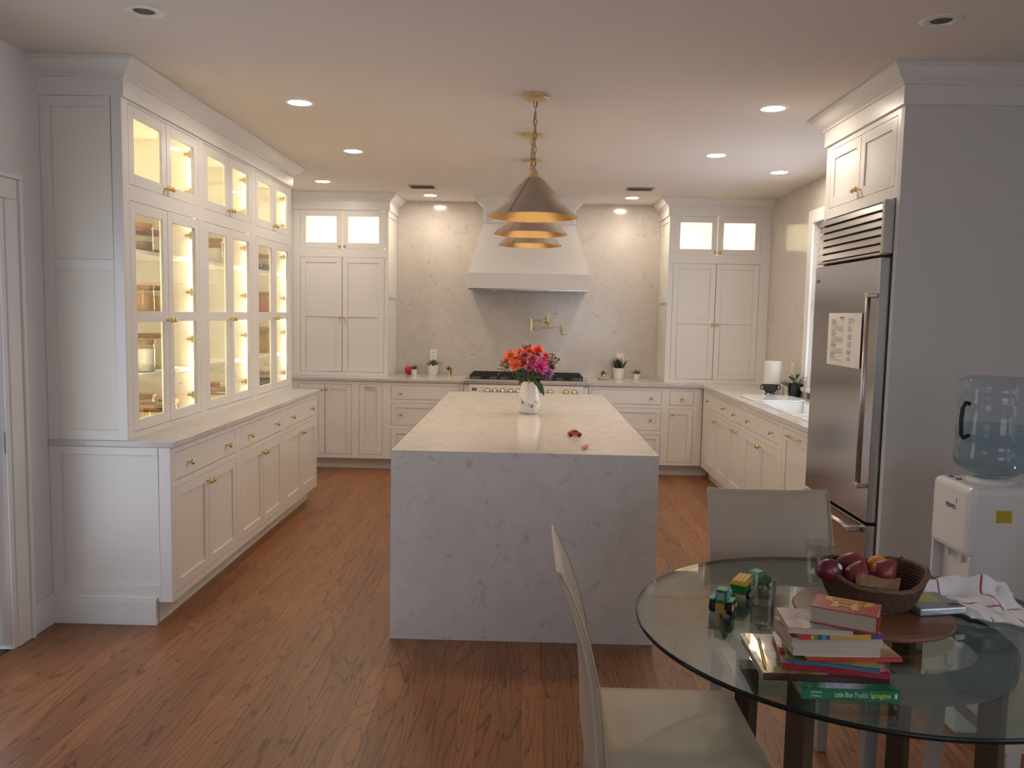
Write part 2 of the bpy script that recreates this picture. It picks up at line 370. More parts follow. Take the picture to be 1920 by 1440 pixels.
# ================================================================ CABINET BUILDERS
KNOB = MB().lathe([(.0045,0),(.0045,.012),(.006,.014),(.012,.018),(.0145,.024),(.0125,.031),(.007,.0345),(0,.0352)], 14).mesh('knob', True); KNOB.materials.append(BRASS)
ROSE = None
def knob(parent, x, z, y=0):
    o = bpy.data.objects.new('knob', KNOB); COL.objects.link(o); o.parent = parent; o.location = (x, y, z); o.rotation_euler = (PI/2, 0, 0); return o
def barpull(parent, x, z, w=.10, y=0):
    m_ = MB(); m_.tube([(x-w/2, y, z), (x-w/2, y-.028, z)], .004, 8); m_.tube([(x+w/2, y, z), (x+w/2, y-.028, z)], .004, 8)
    m_.tube([(x-w/2-.012, y-.028, z), (x+w/2+.012, y-.028, z)], .0052, 10)
    return m_.build('pull', BRASS, parent, smooth=True)
def framed(mb, x0, x1, z0, z1, st, y0, th, rails=(), top=None, bot=None):
    """stiles and rails with openings; returns opening list"""
    top = top or st; bot = bot or st
    mb.box(x0, x0+st, y0, y0+th, z0, z1); mb.box(x1-st, x1, y0, y0+th, z0, z1)
    mb.box(x0+st, x1-st, y0, y0+th, z0, z0+bot); mb.box(x0+st, x1-st, y0, y0+th, z1-top, z1)
    cuts = [z0+bot]
    for a, b_ in rails: mb.box(x0+st, x1-st, y0, y0+th, a, b_); cuts += [a, b_]
    cuts.append(z1-top)
    return [(x0+st, x1-st, cuts[i], cuts[i+1]) for i in range(0, len(cuts), 2)]
def door(parent, x0, x1, z0, z1, st=.055, rails=(), glass=False, knobx=None, knobz=None, pull=None, name='door'):
    g = .0026; m_ = MB()
    ops = framed(m_, x0+g, x1-g, z0+g, z1-g, st-g, 0, .02, rails)
    if not glass:
        for a, b_, p, q in ops: m_.box(a, b_, .008, .016, p, q)
    d = m_.build(name, WHITE, parent, bevel=.0014, seg=1)
    if glass:
        for a, b_, p, q in ops: B(a-.004, b_+.004, .010, .013, p-.004, q+.004).build('pane', GPANE, d)
    if knobx is not None: knob(d, knobx, knobz)
    if pull: barpull(d, *pull)
    return d
def drawer(parent, x0, x1, z0, z1, knobs, flat=True, st=.045):
    g = .0026; m_ = MB()
    if flat: m_.box(x0+g, x1-g, 0, .02, z0+g, z1-g)
    else:
        for a, b_, p, q in framed(m_, x0+g, x1-g, z0+g, z1-g, st, 0, .02): m_.box(a, b_, .008, .016, p, q)
    d = m_.build('drawer', WHITE, parent, bevel=.0014, seg=1)
    for kx, kz in knobs: knob(d, kx, kz, 0 if flat else .008)
    return d
def carcass(parent, w, dpt, z0, z1, mat=None, open_=False, top=True):
    m_ = MB(); t = .018
    m_.box(.001, t, .0215, dpt, z0, z1); m_.box(w-t, w-.001, .0215, dpt, z0, z1); m_.box(t, w-t, dpt-.012, dpt, z0, z1)
    m_.box(t, w-t, .0215, dpt-.012, z0, z0+t); m_.box(t, w-t, .0215, dpt-.012, z1-t, z1)
    return m_.build('body', mat or WHITE, parent)
def faceframe(parent, w, z0, z1, opens):
    """face frame 22 mm thick with rectangular openings (x0,x1,z0,z1) that tile in rows"""
    xs = sorted({0, w} | {o[0] for o in opens} | {o[1] for o in opens}); zs = sorted({z0, z1} | {o[2] for o in opens} | {o[3] for o in opens})
    m_ = MB()
    for i in range(len(xs)-1):
        run = None
        for j in range(len(zs)-1):
            cx_, cz_ = (xs[i]+xs[i+1])/2, (zs[j]+zs[j+1])/2
            hole = any(o[0] < cx_ < o[1] and o[2] < cz_ < o[3] for o in opens)
            if not hole: m_.box(xs[i], xs[i+1], 0, .0215, zs[j], zs[j+1])
    return m_.build('face_frame', WHITE, parent)
def toekick(parent, w, back=.08, h=.115, x0=0): return B(x0, w, back, back+.016, 0, h+.01).build('toe_kick', WHITE, parent)

def led(parent, x, sgn, z0, z1, mat, y=.0225, w_=.012):
    """LED tape in the front inner corner: aluminium channel with a glowing diffuser turned into the cabinet"""
    ch = MB().prism([(x, y), (x+sgn*w_, y), (x, y+w_)] if sgn > 0 else [(x, y), (x, y+w_), (x-w_, y)], z0, z1).build('led_channel', TRIMW, parent)
    me = bpy.data.meshes.new('led_diffuser'); a, b_ = (x+sgn*(w_+.001), y+.0005), (x, y+w_+.0015); e = sgn*.0007
    vs = [(a[0]+e, a[1], z0), (b_[0]+e, b_[1], z0), (b_[0]+e, b_[1], z1), (a[0]+e, a[1], z1)]
    me.from_pydata(vs, [], [(0,1,2,3) if sgn > 0 else (3,2,1,0)]); me.materials.append(mat)
    if me.polygons[0].normal.y < 0: me.flip_normals()
    o = bpy.data.objects.new('led_diffuser', me); COL.objects.link(o); o.parent = ch
    mat.cycles.emission_sampling = 'FRONT'
HINGE = MB().box(-.006, .006, -.022, .022, 0, .006).box(-.034, .014, -.006, .006, .003, .012).mesh('hinge'); HINGE.materials.append(P('hinge_metal', (.45,.36,.2), .35, 1))

# ---- hutch base cabinets (face +X): local x -> +Y, local y -> -X
UNIT = (HF-HN)/3
hb_lab = ['white two-door base cabinet of the hutch at its panelled end beside the door',
          'white two-door base cabinet under the middle of the lit hutch',
          'white two-door base cabinet at the hutch end towards the range wall']
for k in range(3):
    t = thing('base_cabinet', hb_lab[k], 'cabinet', (LF, HN+k*UNIT, 0), PI/2, 'hutch base cabinets'); w = UNIT
    d0 = -LW+LF
    opens = [(.035, w-.035, .712, .852), (.035, w-.035, .15, .678)]
    faceframe(t, w, .115, .885, opens); carcass(t, w, d0-.002, .115, .885)
    toekick(t, w if k < 2 else w-.0, x0=.0 if k else .02)
    drawer(t, .035, w-.035, .712, .852, [(.19, .78), (w-.19, .78)])
    cx_ = w/2
    door(t, .035, cx_, .15, .678, knobx=cx_-.022, knobz=.63); door(t, cx_, w-.035, .15, .678, knobx=cx_+.022, knobz=.63)
    if k == 0:   # panelled end facing the dining area
        m_ = MB(); q = MB()
        for s_, e_ in ((0, .06), (d0-.055, d0-.001)): m_.box(-.012, .0, s_, e_, .115, .885)
        m_.box(-.012, 0, .06, d0-.055, .115, .20); m_.box(-.012, 0, .06, d0-.055, .845, .885)
        m_.build('end_panel', WHITE, t, bevel=.0015, seg=1)
        MB().box(-.028, 0, .075, d0-.001, 0, .128).box(-.022, 0, .075, d0-.001, .128, .14).build('end_baseboard', TRIMW, t, bevel=.003)
m_ = MB(); m_.box(LW+.001, -1.70, HN-.02, HF+.02, .8855, .915)
tag(m_.build('hutch_worktop', QZC, bevel=.004), 'pale quartz worktop running under the glass-fronted hutch', 'worktop')

# ---- hutch display cabinets
CREAMB = CREAM
dc_lab = ['white glass-door display cabinet with storage jars at the hutch end by the door',
          'white glass-door display cabinet with mostly bare shelves in middle of the hutch',
          'white glass-door display cabinet with four filled jars at the far hutch end']
LED = EM('led_strip_glow', LEDC, LED_STRENGTH)
LENSM = EM('can_light_lens', WARM, CAN_STRENGTH)
def hinge(parent, x, y, z):
    o = bpy.data.objects.new('hinge', HINGE); COL.objects.link(o); o.parent = parent; o.location = (x, y, z)
    o.rotation_euler = (PI/2, 0, -PI/2); o.rotation_euler = Matrix(((0,0,-1),(-1,0,0),(0,1,0))).to_euler()
    return o
dd = LU-LW
for k in range(3):
    t = thing('display_cabinet', dc_lab[k], 'cabinet', (LU, HN+k*UNIT, 0), PI/2, 'hutch display cabinets'); w = UNIT
    a, b_ = (.052, w-.03)
    opens = [(a, b_, 2.150, 2.530), (a, b_, .948, 2.076)]
    faceframe(t, w, .9155, FZ+.02, opens)
    m_ = MB(); tt = .018
    m_.box(0, tt, .0215, dd-.002, .9155, C-.001); m_.box(w-tt, w, .0215, dd-.002, .9155, C-.001); m_.box(tt, w-tt, dd-.012, dd-.002, .9155, C-.001)
    m_.box(tt, w-tt, .0215, dd-.012, .9155, .936); m_.box(tt, w-tt, .0215, dd-.012, 2.10, 2.12); m_.box(tt, w-tt, .0215, dd-.012, 2.535, 2.553)
    m_.build('body', CREAM, t)
    for z in (1.845, 1.518, 1.208): B(tt+.001, w-tt-.001, .055, dd-.013, z-.011, z+.009).build('shelf', WHITE, t)
    mid = (a+b_)/2
    for x0, x1, kx in ((a, mid, mid-.022), (mid, b_, mid+.022)):
        door(t, x0, x1, 2.150, 2.530, st=.057, glass=True, knobx=kx, knobz=2.188)
        door(t, x0, x1, .948, 2.076, st=.057, rails=((1.489, 1.542),), glass=True, knobx=kx, knobz=1.497)
    for z in (1.985, 1.655, 1.380, 1.050, 2.45, 2.235): hinge(t, w-tt, .05, z)
    for xx, sg in ((tt+.0005, 1), (w-tt-.0005, -1)):
        led(t, xx, sg, .95, 2.09, LED); led(t, xx, sg, 2.14, 2.525, LED)
    if k == 0:
        m_ = MB(); D = dd
        zt = FZ; zr0, zr1, zb = 1.735, 1.785, .965
        for s_, e_ in ((0, .05), (D-.05, D-.001)): m_.box(-.010, 0, s_, e_, .9155, zt)
        for p, q in ((.9155, zb), (zr0, zr1), (2.495, zt)): m_.box(-.010, 0, .05, D-.05, p, q)
        m_.build('end_panel', WHITE, t, bevel=.0012, seg=1)

# ---- tall cabinets on the back counter
def tall(label, x0, x1, side):
    w = x1-x0; y0 = 8.0; D = BW-y0
    t = thing('tall_cabinet', label, 'cabinet', (x0, y0, 0), 0, 'tall cabinets beside the range wall')
    if side > 0: a, b_ = .068, w-.028       # side panel exposed on the right
    else: a, b_ = .040, w-.095
    opens = [(a, b_, 2.170, 2.538), (a, b_, .957, 2.087)]
    faceframe(t, w, .9155, FZ+.02, opens)
    m_ = MB(); tt = .018
    m_.box(0, tt, .0215, D-.001, .9155, C-.001); m_.box(w-tt, w, .0215, D-.001, .9155, C-.001); m_.box(tt, w-tt, D-.012, D-.001, .9155, C-.001)
    m_.box(tt, w-tt, .0215, D-.012, .9155, .936); m_.box(tt, w-tt, .0215, D-.012, 2.12, 2.14); m_.box(tt, w-tt, .0215, D-.012, 2.545, 2.563)
    m_.build('body', CREAM, t)
    mid = (a+b_)/2
    for x_0, x_1, kx in ((a, mid, mid-.024), (mid, b_, mid+.024)):
        door(t, x_0, x_1, 2.170, 2.538, st=.057, glass=True, knobx=kx, knobz=2.198)
        door(t, x_0, x_1, .957, 2.087, st=.055, rails=((1.502, 1.552),), knobx=kx, knobz=1.497)
    for xx, sg in ((tt+.0005, 1), (w-tt-.0005, -1)): led(t, xx, sg, 2.15, 2.54, LEDB)
    xs = w if side > 0 else -.010
    m_ = MB(); q = (xs, xs+.010)
    for s_, e_ in ((0, .05), (D-.06, D-.001)): m_.box(*q, s_, e_, .9155, FZ)
    for p, z in ((.9155, .98), (1.70, 1.76), (2.49, FZ)): m_.box(*q, .05, D-.06, p, z)
    m_.build('end_panel', WHITE, t, bevel=.0012, seg=1)
    return t
LEDB = EM('led_strip_glow_soft', (1, .90, .68), GLASSCAB_STRENGTH)
tall('white tall cupboard with lit top panes next to the hutch', LW+.001, -1.387, 1)
tall('white tall cupboard with lit top panes next to the sink window', 1.370, RW-.001, -1)

# ---- base cabinets along the back wall
BF = 7.88; BD = BW-BF
def base(name, label, loc, rz, w, group, D): return thing(name, label, 'cabinet', loc, rz, group)
GB = 'base cabinets along the range wall'
x0 = LW+.002; w = -1.675-x0
t = thing('base_cabinet', 'white base cupboard with paired doors under the tall cupboard next to the hutch', 'cabinet', (x0, BF, 0), 0, GB)
faceframe(t, w, .115, .885, [(.075, w-.032, .155, .847)]); carcass(t, w, BD-.002, .115, .885); toekick(t, w, .097)
mid = (.075+w-.032)/2; door(t, .075, mid, .155, .847, knobx=mid-.022, knobz=.795); door(t, mid, w-.032, .155, .847, knobx=mid+.022, knobz=.795)
x0 = -1.675; w = -1.365-x0
t = thing('base_cabinet', 'narrow white pull-out cabinet with a brass bar handle left of the drawers', 'cabinet', (x0, BF, 0), 0, GB)
faceframe(t, w, .115, .885, [(.04, w-.04, .155, .847)]); carcass(t, w, BD-.002, .115, .885); toekick(t, w, .097)
door(t, .04, w-.04, .155, .847, pull=(w/2, .824, .085))
for (xa, xb, lab, kx) in ((-1.365, -.611, 'white three-drawer base cabinet on the hutch side of the range', 1), (.611, 1.357, 'white three-drawer base cabinet on the sink side of the range', 1)):
    w = xb-xa; t = thing('base_cabinet', lab, 'cabinet', (xa, BF, 0), 0, GB)
    l_, r_ = (.042, w-.038) if xa < 0 else (.026, w-.037)
    zs = ((.708, .847), (.452, .674), (.155, .414))
    faceframe(t, w, .115, .885, [(l_, r_, a, b_) for a, b_ in zs]); carcass(t, w, BD-.002, .115, .885); toekick(t, w, .097)
    for i, (a, b_) in enumerate(zs): drawer(t, l_, r_, a, b_, [(l_+.10, (.772, .56, .29)[i]), (r_-.10, (.772, .56, .29)[i])], flat=(i == 0))
x0 = 1.357; w = 1.719-x0
t = thing('base_cabinet', 'narrow white corner cabinet with one drawer above one door', 'cabinet', (x0, BF, 0), 0, GB)
faceframe(t, w, .115, .885, [(.04, .275, .708, .847), (.04, .275, .145, .672)]); carcass(t, w, BD-.002, .115, .885); toekick(t, w+.1, .097)
drawer(t, .04, .275, .708, .847, [(.16, .775)]); door(t, .04, .275, .145, .672, knobx=.072, knobz=.617)

# ---- base cabinets along the sink wall (face -X): local x -> -Y, local y -> +X
RF = 1.72; RD = RW-RF; GR = 'base cabinets along the sink wall'
def rbase(label, ya, yb): return thing('base_cabinet', label, 'cabinet', (RF, ya, 0), -PI/2, GR), ya-yb
t, w = rbase('white base cupboard in the corner of the sink run with wide drawer and two doors', 7.86, 6.845)
faceframe(t, w, .115, .885, [(.14, w-.027, .712, .848), (.14, w-.027, .15, .676)]); carcass(t, w, RD-.002, .115, .885); toekick(t, w, .08)
drawer(t, .14, w-.027, .712, .848, [(.27, .785), (w-.16, .785)]); mid = (.14+w-.027)/2
door(t, .14, mid, .15, .676, knobx=mid-.022, knobz=.632); door(t, mid, w-.027, .15, .676, knobx=mid+.022, knobz=.632)
t, w = rbase('narrow white pull-out base cabinet with drawer and brass bar handle in the sink run', 6.845, 6.372)
faceframe(t, w, .115, .885, [(.024, w-.036, .712, .848), (.024, w-.036, .15, .676)]); carcass(t, w, RD-.002, .115, .885); toekick(t, w, .08)
drawer(t, .024, w-.036, .712, .848, [(.22, .778)]); door(t, .024, w-.036, .15, .676, pull=(w/2-.01, .643, .11))
t, w = rbase('white sink base cabinet with false drawer front above two doors', 6.372, 5.443)
faceframe(t, w, .115, .885, [(.037, w-.04, .712, .848), (.037, w-.04, .15, .676)]); B(.018, w-.018, .0215, .04, .115, .885).build('body', WHITE, t); toekick(t, w, .08)
drawer(t, .037, w-.04, .712, .848, [(.16, .778), (w-.17, .778)]); mid = w/2
door(t, .037, mid, .15, .676, knobx=mid-.022, knobz=.632); door(t, mid, w-.04, .15, .676, knobx=mid+.022, knobz=.632)
t, w = rbase('white panelled dishwasher front with long brass handle beside the fridge', 5.443, 4.757)
faceframe(t, w, .115, .885, [(.04, w-.03, .14, .847)]); carcass(t, w, RD-.002, .115, .885); toekick(t, w, .08)
door(t, .04, w-.03, .14, .847, st=.075, pull=(w/2-.04, .812, .20))

# ---- worktops on back and sink walls (L shape, with sink cut-out)
tag(B(LW+.001, -.609, 7.853, BW-.001, .8855, .915).build('back_worktop', QZC, bevel=.004), 'pale quartz worktop on the hutch side of the range', 'worktop')
SX0, SX1, SY0, SY1 = 1.80, 2.24, 5.00, 6.81
m_ = MB(); z0, z1 = .8855, .915
m_.box(.609, RW-.001, 7.853, BW-.001, z0, z1)
m_.box(1.70, SX0+.012, 4.757, 7.853, z0, z1); m_.box(SX1-.012, RW-.001, 4.757, 7.853, z0, z1)
m_.box(SX0+.012, SX1-.012, SY1-.012, 7.853, z0, z1); m_.box(SX0+.012, SX1-.012, 4.757, SY0+.012, z0, z1)
tag(m_.build('corner_worktop', QZC), 'pale quartz L-shaped worktop around the sink and range corner', 'worktop')

# ---- sink
SINK = P('white_fireclay', (.86, .87, .88), .12, coat=.3)
t = thing('kitchen_sink', 'white drop-in sink with flat drainboard set in the quartz under the window', 'sink', (0, 0, .915))
def basin(ya, yb):
    m_ = MB(); xa, xb = SX0+.02, SX1-.06; th = .012; zb = -.19
    m_.box(xa, xa+th, ya, yb, zb, .0); m_.box(xb-th, xb, ya, yb, zb, .0); m_.box(xa+th, xb-th, ya, ya+th, zb, .0); m_.box(xa+th, xb-th, yb-th, yb, zb, .0); m_.box(xa, xb, ya, yb, zb-th, zb)
    return m_
basin(5.52, 6.36).build('basin', SINK, t, bevel=.004); basin(5.02, 5.46).build('basin', SINK, t, bevel=.004)
def rr(x0, x1, y0, y1, r, n=6):
    p = []
    for cx_, cy_, a0 in ((x1-r, y1-r, 0), (x0+r, y1-r, 90), (x0+r, y0+r, 180), (x1-r, y0+r, 270)):
        for i in range(n+1): a = math.radians(a0+90*i/n); p.append((cx_+r*math.cos(a), cy_+r*math.sin(a)))
    return p
MB().prism(rr(SX0-.01, SX1-.02, 6.36, SY1+.02, .11), 0, .014).build('drainboard', SINK, t, bevel=.004)
m_ = MB()
m_.box(SX0, SX0+.026, 5.50, 6.36, 0, .008); m_.box(SX1-.066, SX1, 5.0, 6.36, 0, .008); m_.box(SX0, SX0+.026, 5.0, 5.46, 0, .008); m_.box(SX0, SX1-.066, 5.0, 5.026, 0, .008)
m_.build('rim', SINK, t, bevel=.003)
MB().prism(rr(SX0, SX1-.05, 5.455, 5.525, .02), 0, .012).build('divider', SINK, t, bevel=.003)

# ---- refrigerator enclosure and fridge
FX = 1.69
t = thing('fridge_enclosure', 'white fridge surround with tall side panels and overhead doors', 'cabinet', (FX, 4.755, 0), -PI/2)
w = .955; D = RW-FX
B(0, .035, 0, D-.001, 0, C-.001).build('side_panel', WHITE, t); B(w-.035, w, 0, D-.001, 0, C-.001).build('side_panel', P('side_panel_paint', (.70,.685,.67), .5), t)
faceframe_o = [(.035+.03, w-.035-.03, 2.19, 2.515)]
m_ = MB(); m_.box(.035, .065, 0, .0215, 2.135, FZ+.02); m_.box(w-.065, w-.035, 0, .0215, 2.135, FZ+.02); m_.box(.065, w-.065, 0, .0215, 2.135, 2.19); m_.box(.065, w-.065, 0, .0215, 2.515, FZ+.02)
m_.build('face_frame', WHITE, t)
m_ = MB(); m_.box(.035, w-.035, .0215, D-.002, 2.135, 2.153); m_.box(.035, w-.035, D-.02, D-.002, 2.153, C-.002); m_.build('body', WHITE, t)
mid = w/2; door(t, .065, mid, 2.19, 2.515, st=.055, knobx=mid-.022, knobz=2.235); door(t, mid, w-.065, 2.19, 2.515, st=.055, knobx=mid+.022, knobz=2.235)
# fridge: local frame same, front at y=-.045
t = thing('refrigerator', 'built-in stainless fridge with louvred top grille and bottom freezer drawer', 'refrigerator', (FX, 4.718, 0), -PI/2)
w = .881; f0 = -.048
B(.004, w-.004, .012, D-.03, .02, 2.13).build('body', P('fridge_case', (.03,.03,.032), .5), t)
B(.012, w-.012, f0, .008, .600, 1.862).build('door', STE, t, bevel=.004)
B(.012, w-.012, f0, .008, .105, .585).build('freezer_drawer', STE, t, bevel=.004)
B(.02, w-.02, .0, .010, .02, .10).build('toe_grille', BLACK, t)
g = B(.03, w-.03, -.004, .010, 1.885, 2.125).build('grille', P('grille_shadow', (.05,.045,.04), .6), t)
m_ = MB(); m_.box(w-.03, w-.004, f0, .008, 1.880, 2.128); m_.box(.004, .03, f0+.03, .008, 1.880, 2.128); m_.box(.03, w-.03, f0, .008, 1.874, 1.886); m_.build('grille_frame', STEB, t, bevel=.002)
for i in range(6):
    z = 1.893+i*.0385
    MB().hexa([(.03, f0+.002, z), (w-.03, f0+.002, z), (w-.03, -.004, z+.010), (.03, -.004, z+.010)],
              [(.03, f0+.010, z+.030), (w-.03, f0+.010, z+.030), (w-.03, -.004, z+.036), (.03, -.004, z+.036)]).build('slat', STEB, g)
hx = .836
m_ = MB(); m_.tube([(hx, f0-.036, .775), (hx, f0-.036, 1.685)], .0125, 12); m_.build('door_handle', STEB, t, smooth=True)
for z in (.765, 1.672): B(hx-.016, hx+.026, f0-.050, f0, z, z+.026).build('handle_bracket', STEB, t, bevel=.006)
m_ = MB(); m_.tube([(.07, f0-.05, .553), (w-.09, f0-.05, .553)], .013, 12)
m_.build('drawer_handle', STEB, t, smooth=True)
for x in (.055, w-.095): B(x, x+.03, f0-.065, f0, .538, .568).build('handle_bracket', STEB, t, bevel=.006)
B(.035, .085, f0-.002, f0, 1.772, 1.79).build('badge', P('badge_grey', (.16,.14,.12), .3, .6), t)
# paper on the fridge door
xs = FX+f0
def fp(px, py): p = H(px, py, 0, xs-.004); return p
tl, tr_, bl, br = fp(1556,587), fp(1618,589), fp(1553,682), fp(1613,694)
pt = thing('paper_sheet', 'white printed schedule sheet stuck to the fridge door', 'paper', (xs-.003, (tl.y+tr_.y)/2, bl.z), -PI/2)
pw_ = abs(tl.y-tr_.y); ph = tl.z-bl.z
m_ = MB(); N = 8
for i in range(N):
    a, b_ = -pw_/2+pw_*i/N, -pw_/2+pw_*(i+1)/N; cu = lambda u: -.004*abs(math.sin(u*9))
    m_.hexa([(a, cu(a)-.0012, -.0), (b_, cu(b_)-.0012, 0), (b_, cu(b_)-.0004, 0), (a, cu(a)-.0004, 0)], [(a, cu(a)-.0012, ph), (b_, cu(b_)-.0012, ph), (b_, cu(b_)-.0004, ph), (a, cu(a)-.0004, ph)])
m_.build('sheet', P('printer_paper', (.80,.78,.76), .8), pt)
m_ = MB(); rnd = random.Random(3)
def strip(x, z, L, h): m_.box(x, x+L, -.0062, -.0050, z, z+h)
strip(-.06, ph*.90, .05, .007)
z = ph*.86
for i in range(22):
    if i % 6 < 3: strip(-.17, z, rnd.uniform(.04, .08), .004)
    else: strip(-.165, z, .15, .0015)
    if i % 4 != 3: strip(.05-.0*i, z+.005, rnd.uniform(.03, .11 if i < 4 else .06), .0032)
    z -= ph*.036
m_.build('printed_lines', P('grey_ink', (.30,.28,.28), .8), pt)

# ---- range
t = thing('range_cooker', 'white enamel range with brass-edged steel top and nine control knobs', 'range', (0, 7.82, 0))
ENA = P('white_enamel', (.80,.78,.76), .18)
B(-.603, .603, .02, BW-7.82-.002, .10, .905).build('body', ENA, t)
for s_ in (-.56, .56):
    for y in (.08, .6): MB().lathe([(.02, 0), (.024, .10)], 12, (s_, y, 0)).build('foot', STE, t)
B(-.606, .606, -.012, .052, .878, .924).build('bullnose', STEB, t, bevel=.008)
B(-.606, .606, .052, BW-7.82-.004, .905, .924).build('cooktop', STE, t, bevel=.003)
B(-.555, .555, -.005, .02, .775, .877).build('control_panel', ENA, t, bevel=.003)
for xa, xb in ((-.590, -.02), (.02, .590)):
    d = B(xa, xb, -.012, .02, .14, .76).build('oven_door', ENA, t, bevel=.004)
    MB().tube([(xa+.06, -.012, .72), (xa+.06, -.05, .72), (xb-.06, -.05, .72), (xb-.06, -.012, .72)], .01, 10).build('oven_handle', BRASS, d, smooth=True)
    B(xa+.12, xb-.12, -.015, -.010, .30, .58).build('oven_window', P('oven_glass', (.01,.01,.01), .1), d)
KN = MB().lathe([(.030,0),(.030,.004),(.024,.006),(.022,.018),(.020,.026),(.012,.03),(0,.031)], 18).mesh('control_knob', True); KN.materials.append(BRASSB)
KF = MB().lathe([(.0135,.0),(.0135,.002),(0,.003)], 14).mesh('knob_cap', True); KF.materials.append(ENA)
for px in (913.5, 927.5, 942.5, 957.5, 972, 1015, 1031, 1061, 1077):
    p = H(px, 735+ (px-913)*.024, 1, 7.81)
    o = bpy.data.objects.new('control_knob', KN); COL.objects.link(o); o.parent = t; o.location = (p.x, -.005, .818); o.rotation_euler = (PI/2, 0, 0)
    q = bpy.data.objects.new('knob_cap', KF); COL.objects.link(q); q.parent = o; q.location = (0, 0, .030)
d = B(-.525, -.480, -.0075, -.004, .818, .842).build('clock', P('clock_black', (.01,.01,.012), .2), t, bevel=.006)
text('7:26', .017, P('clock_digits', (.75,.8,.8), .4), t, (-.5025, -.0085, .830), (PI/2, 0, 0), 'clock_digits')
for px in (905, 950, 1053, 1069): p = H(px, 727, 1, 7.81); MB().lathe([(.0035,0),(.0035,.003)], 8, (0,0,0)).build('indicator', BLACK, t).matrix_local = Matrix.Translation((p.x, -.004, .855)) @ Matrix.Rotation(PI/2, 4, 'X')
IRON = P('cast_iron', (.015,.013,.012), .55)
for i in range(4):
    xa = -.545+i*.2755; xb = xa+.262; m_ = MB(); ya, yb = .09, .60; zt = .955
    for x in (xa, xb): m_.box(x-.006, x+.006, ya, yb, zt-.008, zt+.012)
    for y in (ya, (ya+yb)/2, yb): m_.box(xa, xb, y-.006, y+.006, zt-.008, zt+.010)
    for y in (ya+.13, yb-.13):
        m_.box(xa+.02, xa+.10, y-.006, y+.006, zt-.004, zt+.016); m_.box(xb-.10, xb-.02, y-.006, y+.006, zt-.004, zt+.016)
        m_.box((xa+xb)/2-.006, (xa+xb)/2+.006, y-.11, y-.04, zt-.004, zt+.016); m_.box((xa+xb)/2-.006, (xa+xb)/2+.006, y+.04, y+.11, zt-.004, zt+.016)
    for x in (xa, xb):
        for y in (ya, yb): m_.box(x-.009, x+.009, y-.009, y+.009, .924, zt)
    m_.build('grate', IRON, t, bevel=.002, seg=1)
    for y in (ya+.13, yb-.13): MB().lathe([(.045,.924),(.045,.934),(.034,.936),(.034,.944),(0,.946)], 18, ((xa+xb)/2, y, 0)).build('burner', IRON, t, auto=30)

# ---- hood
t = thing('range_hood', 'white tapered plaster-style range hood with crown over the range', 'hood', (0, BW-.001, 1.80))
HY = -.55; NY = -.35
MB().box(-.604, .604, HY, 0, .008, .162).build('lower_band', WHITE, t, bevel=.003)
MB().hexa([(-.592, HY+.01, .162), (.592, HY+.01, .162), (.592, 0, .162), (-.592, 0, .162)], [(-.452, NY, .66), (.452, NY, .66), (.452, 0, .66), (-.452, 0, .66)]).build('taper', WHITE, t)
m_ = MB(); m_.box(-.452, .452, NY, 0, .66, C-1.80-.001)
for z0, z1 in ((.66, .672), (.752, .84)): m_.box(-.460, .460, NY-.008, 0, z0, z1)
m_.box(-.458, -.43, NY-.006, 0, .672, .752); m_.box(.43, .458, NY-.006, 0, .672, .752)
m_.build('neck', WHITE, t, bevel=.0015, seg=1)
MB().sweep([(-.452, 0), (-.452, NY), (.452, NY), (.452, 0)], [(q[0], q[1]-1.80) for q in CROWN[2:-1]]+[(-.0, C-1.801), (-.0, 2.628-1.80)]).build('crown', WHITE, t, auto=25)
B(-.585, .585, HY+.02, -.02, -.004, .010).build('liner', STE, t)
for i in range(3): B(-.54+i*.365, -.20+i*.365, HY+.12, -.08, -.008, -.003).build('filter', STEB, t)
for x in (-.34, .34): MB().lathe([(.03,-.011),(.028,-.004),(.03,-.003)], 16, (x, HY+.07, 0)).build('hood_lamp', P('lamp_lens_off', (.75,.72,.68), .3), t, smooth=False)

# ---- pot filler
t = thing('pot_filler', 'brass double-jointed pot filler tap on the wall above range', 'tap', (.207, BW-.001, 1.50))
m_ = MB(); y = -.20
MB().lathe([(.032,0),(.032,.008),(.02,.014),(.012,.016)], 20).build('flange', BRASSB, t, smooth=True).rotation_euler = (PI/2, 0, 0)
MB().tube([(0,-.01,0),(0,y,0)], .0095, 12).build('inlet', BRASSB, t, smooth=True)
MB().lathe([(.0,-.050),(.011,-.049),(.0135,-.045),(.0135,.045),(.009,.048),(.009,.058),(.014,.060),(.014,.068),(0,.07)], 14, (0,y,0)).build('post', BRASSB, t, smooth=True, auto=40)
MB().tube([(0,y,0),(-.168,y,0)], .008, 10).build('arm', BRASSB, t, smooth=True)
MB().lathe([(0,-.108),(.012,-.107),(.012,.018),(0,.02)], 14, (-.168,y,0)).build('elbow', BRASSB, t, auto=40)
MB().tube([(-.168,y,-.082),(.152,y-.02,-.070)], .008, 10).build('arm', BRASSB, t, smooth=True)
MB().lathe([(0,-.112),(.009,-.11),(.0125,-.10),(.0125,-.045),(0,-.044)], 14, (.152,y-.02,0)).build('spout', BRASSB, t, auto=40)
MB().ball((.152, y-.045, -.122), .0195, (1,.8,1)).build('valve_knob', BRASSB, t, smooth=True)

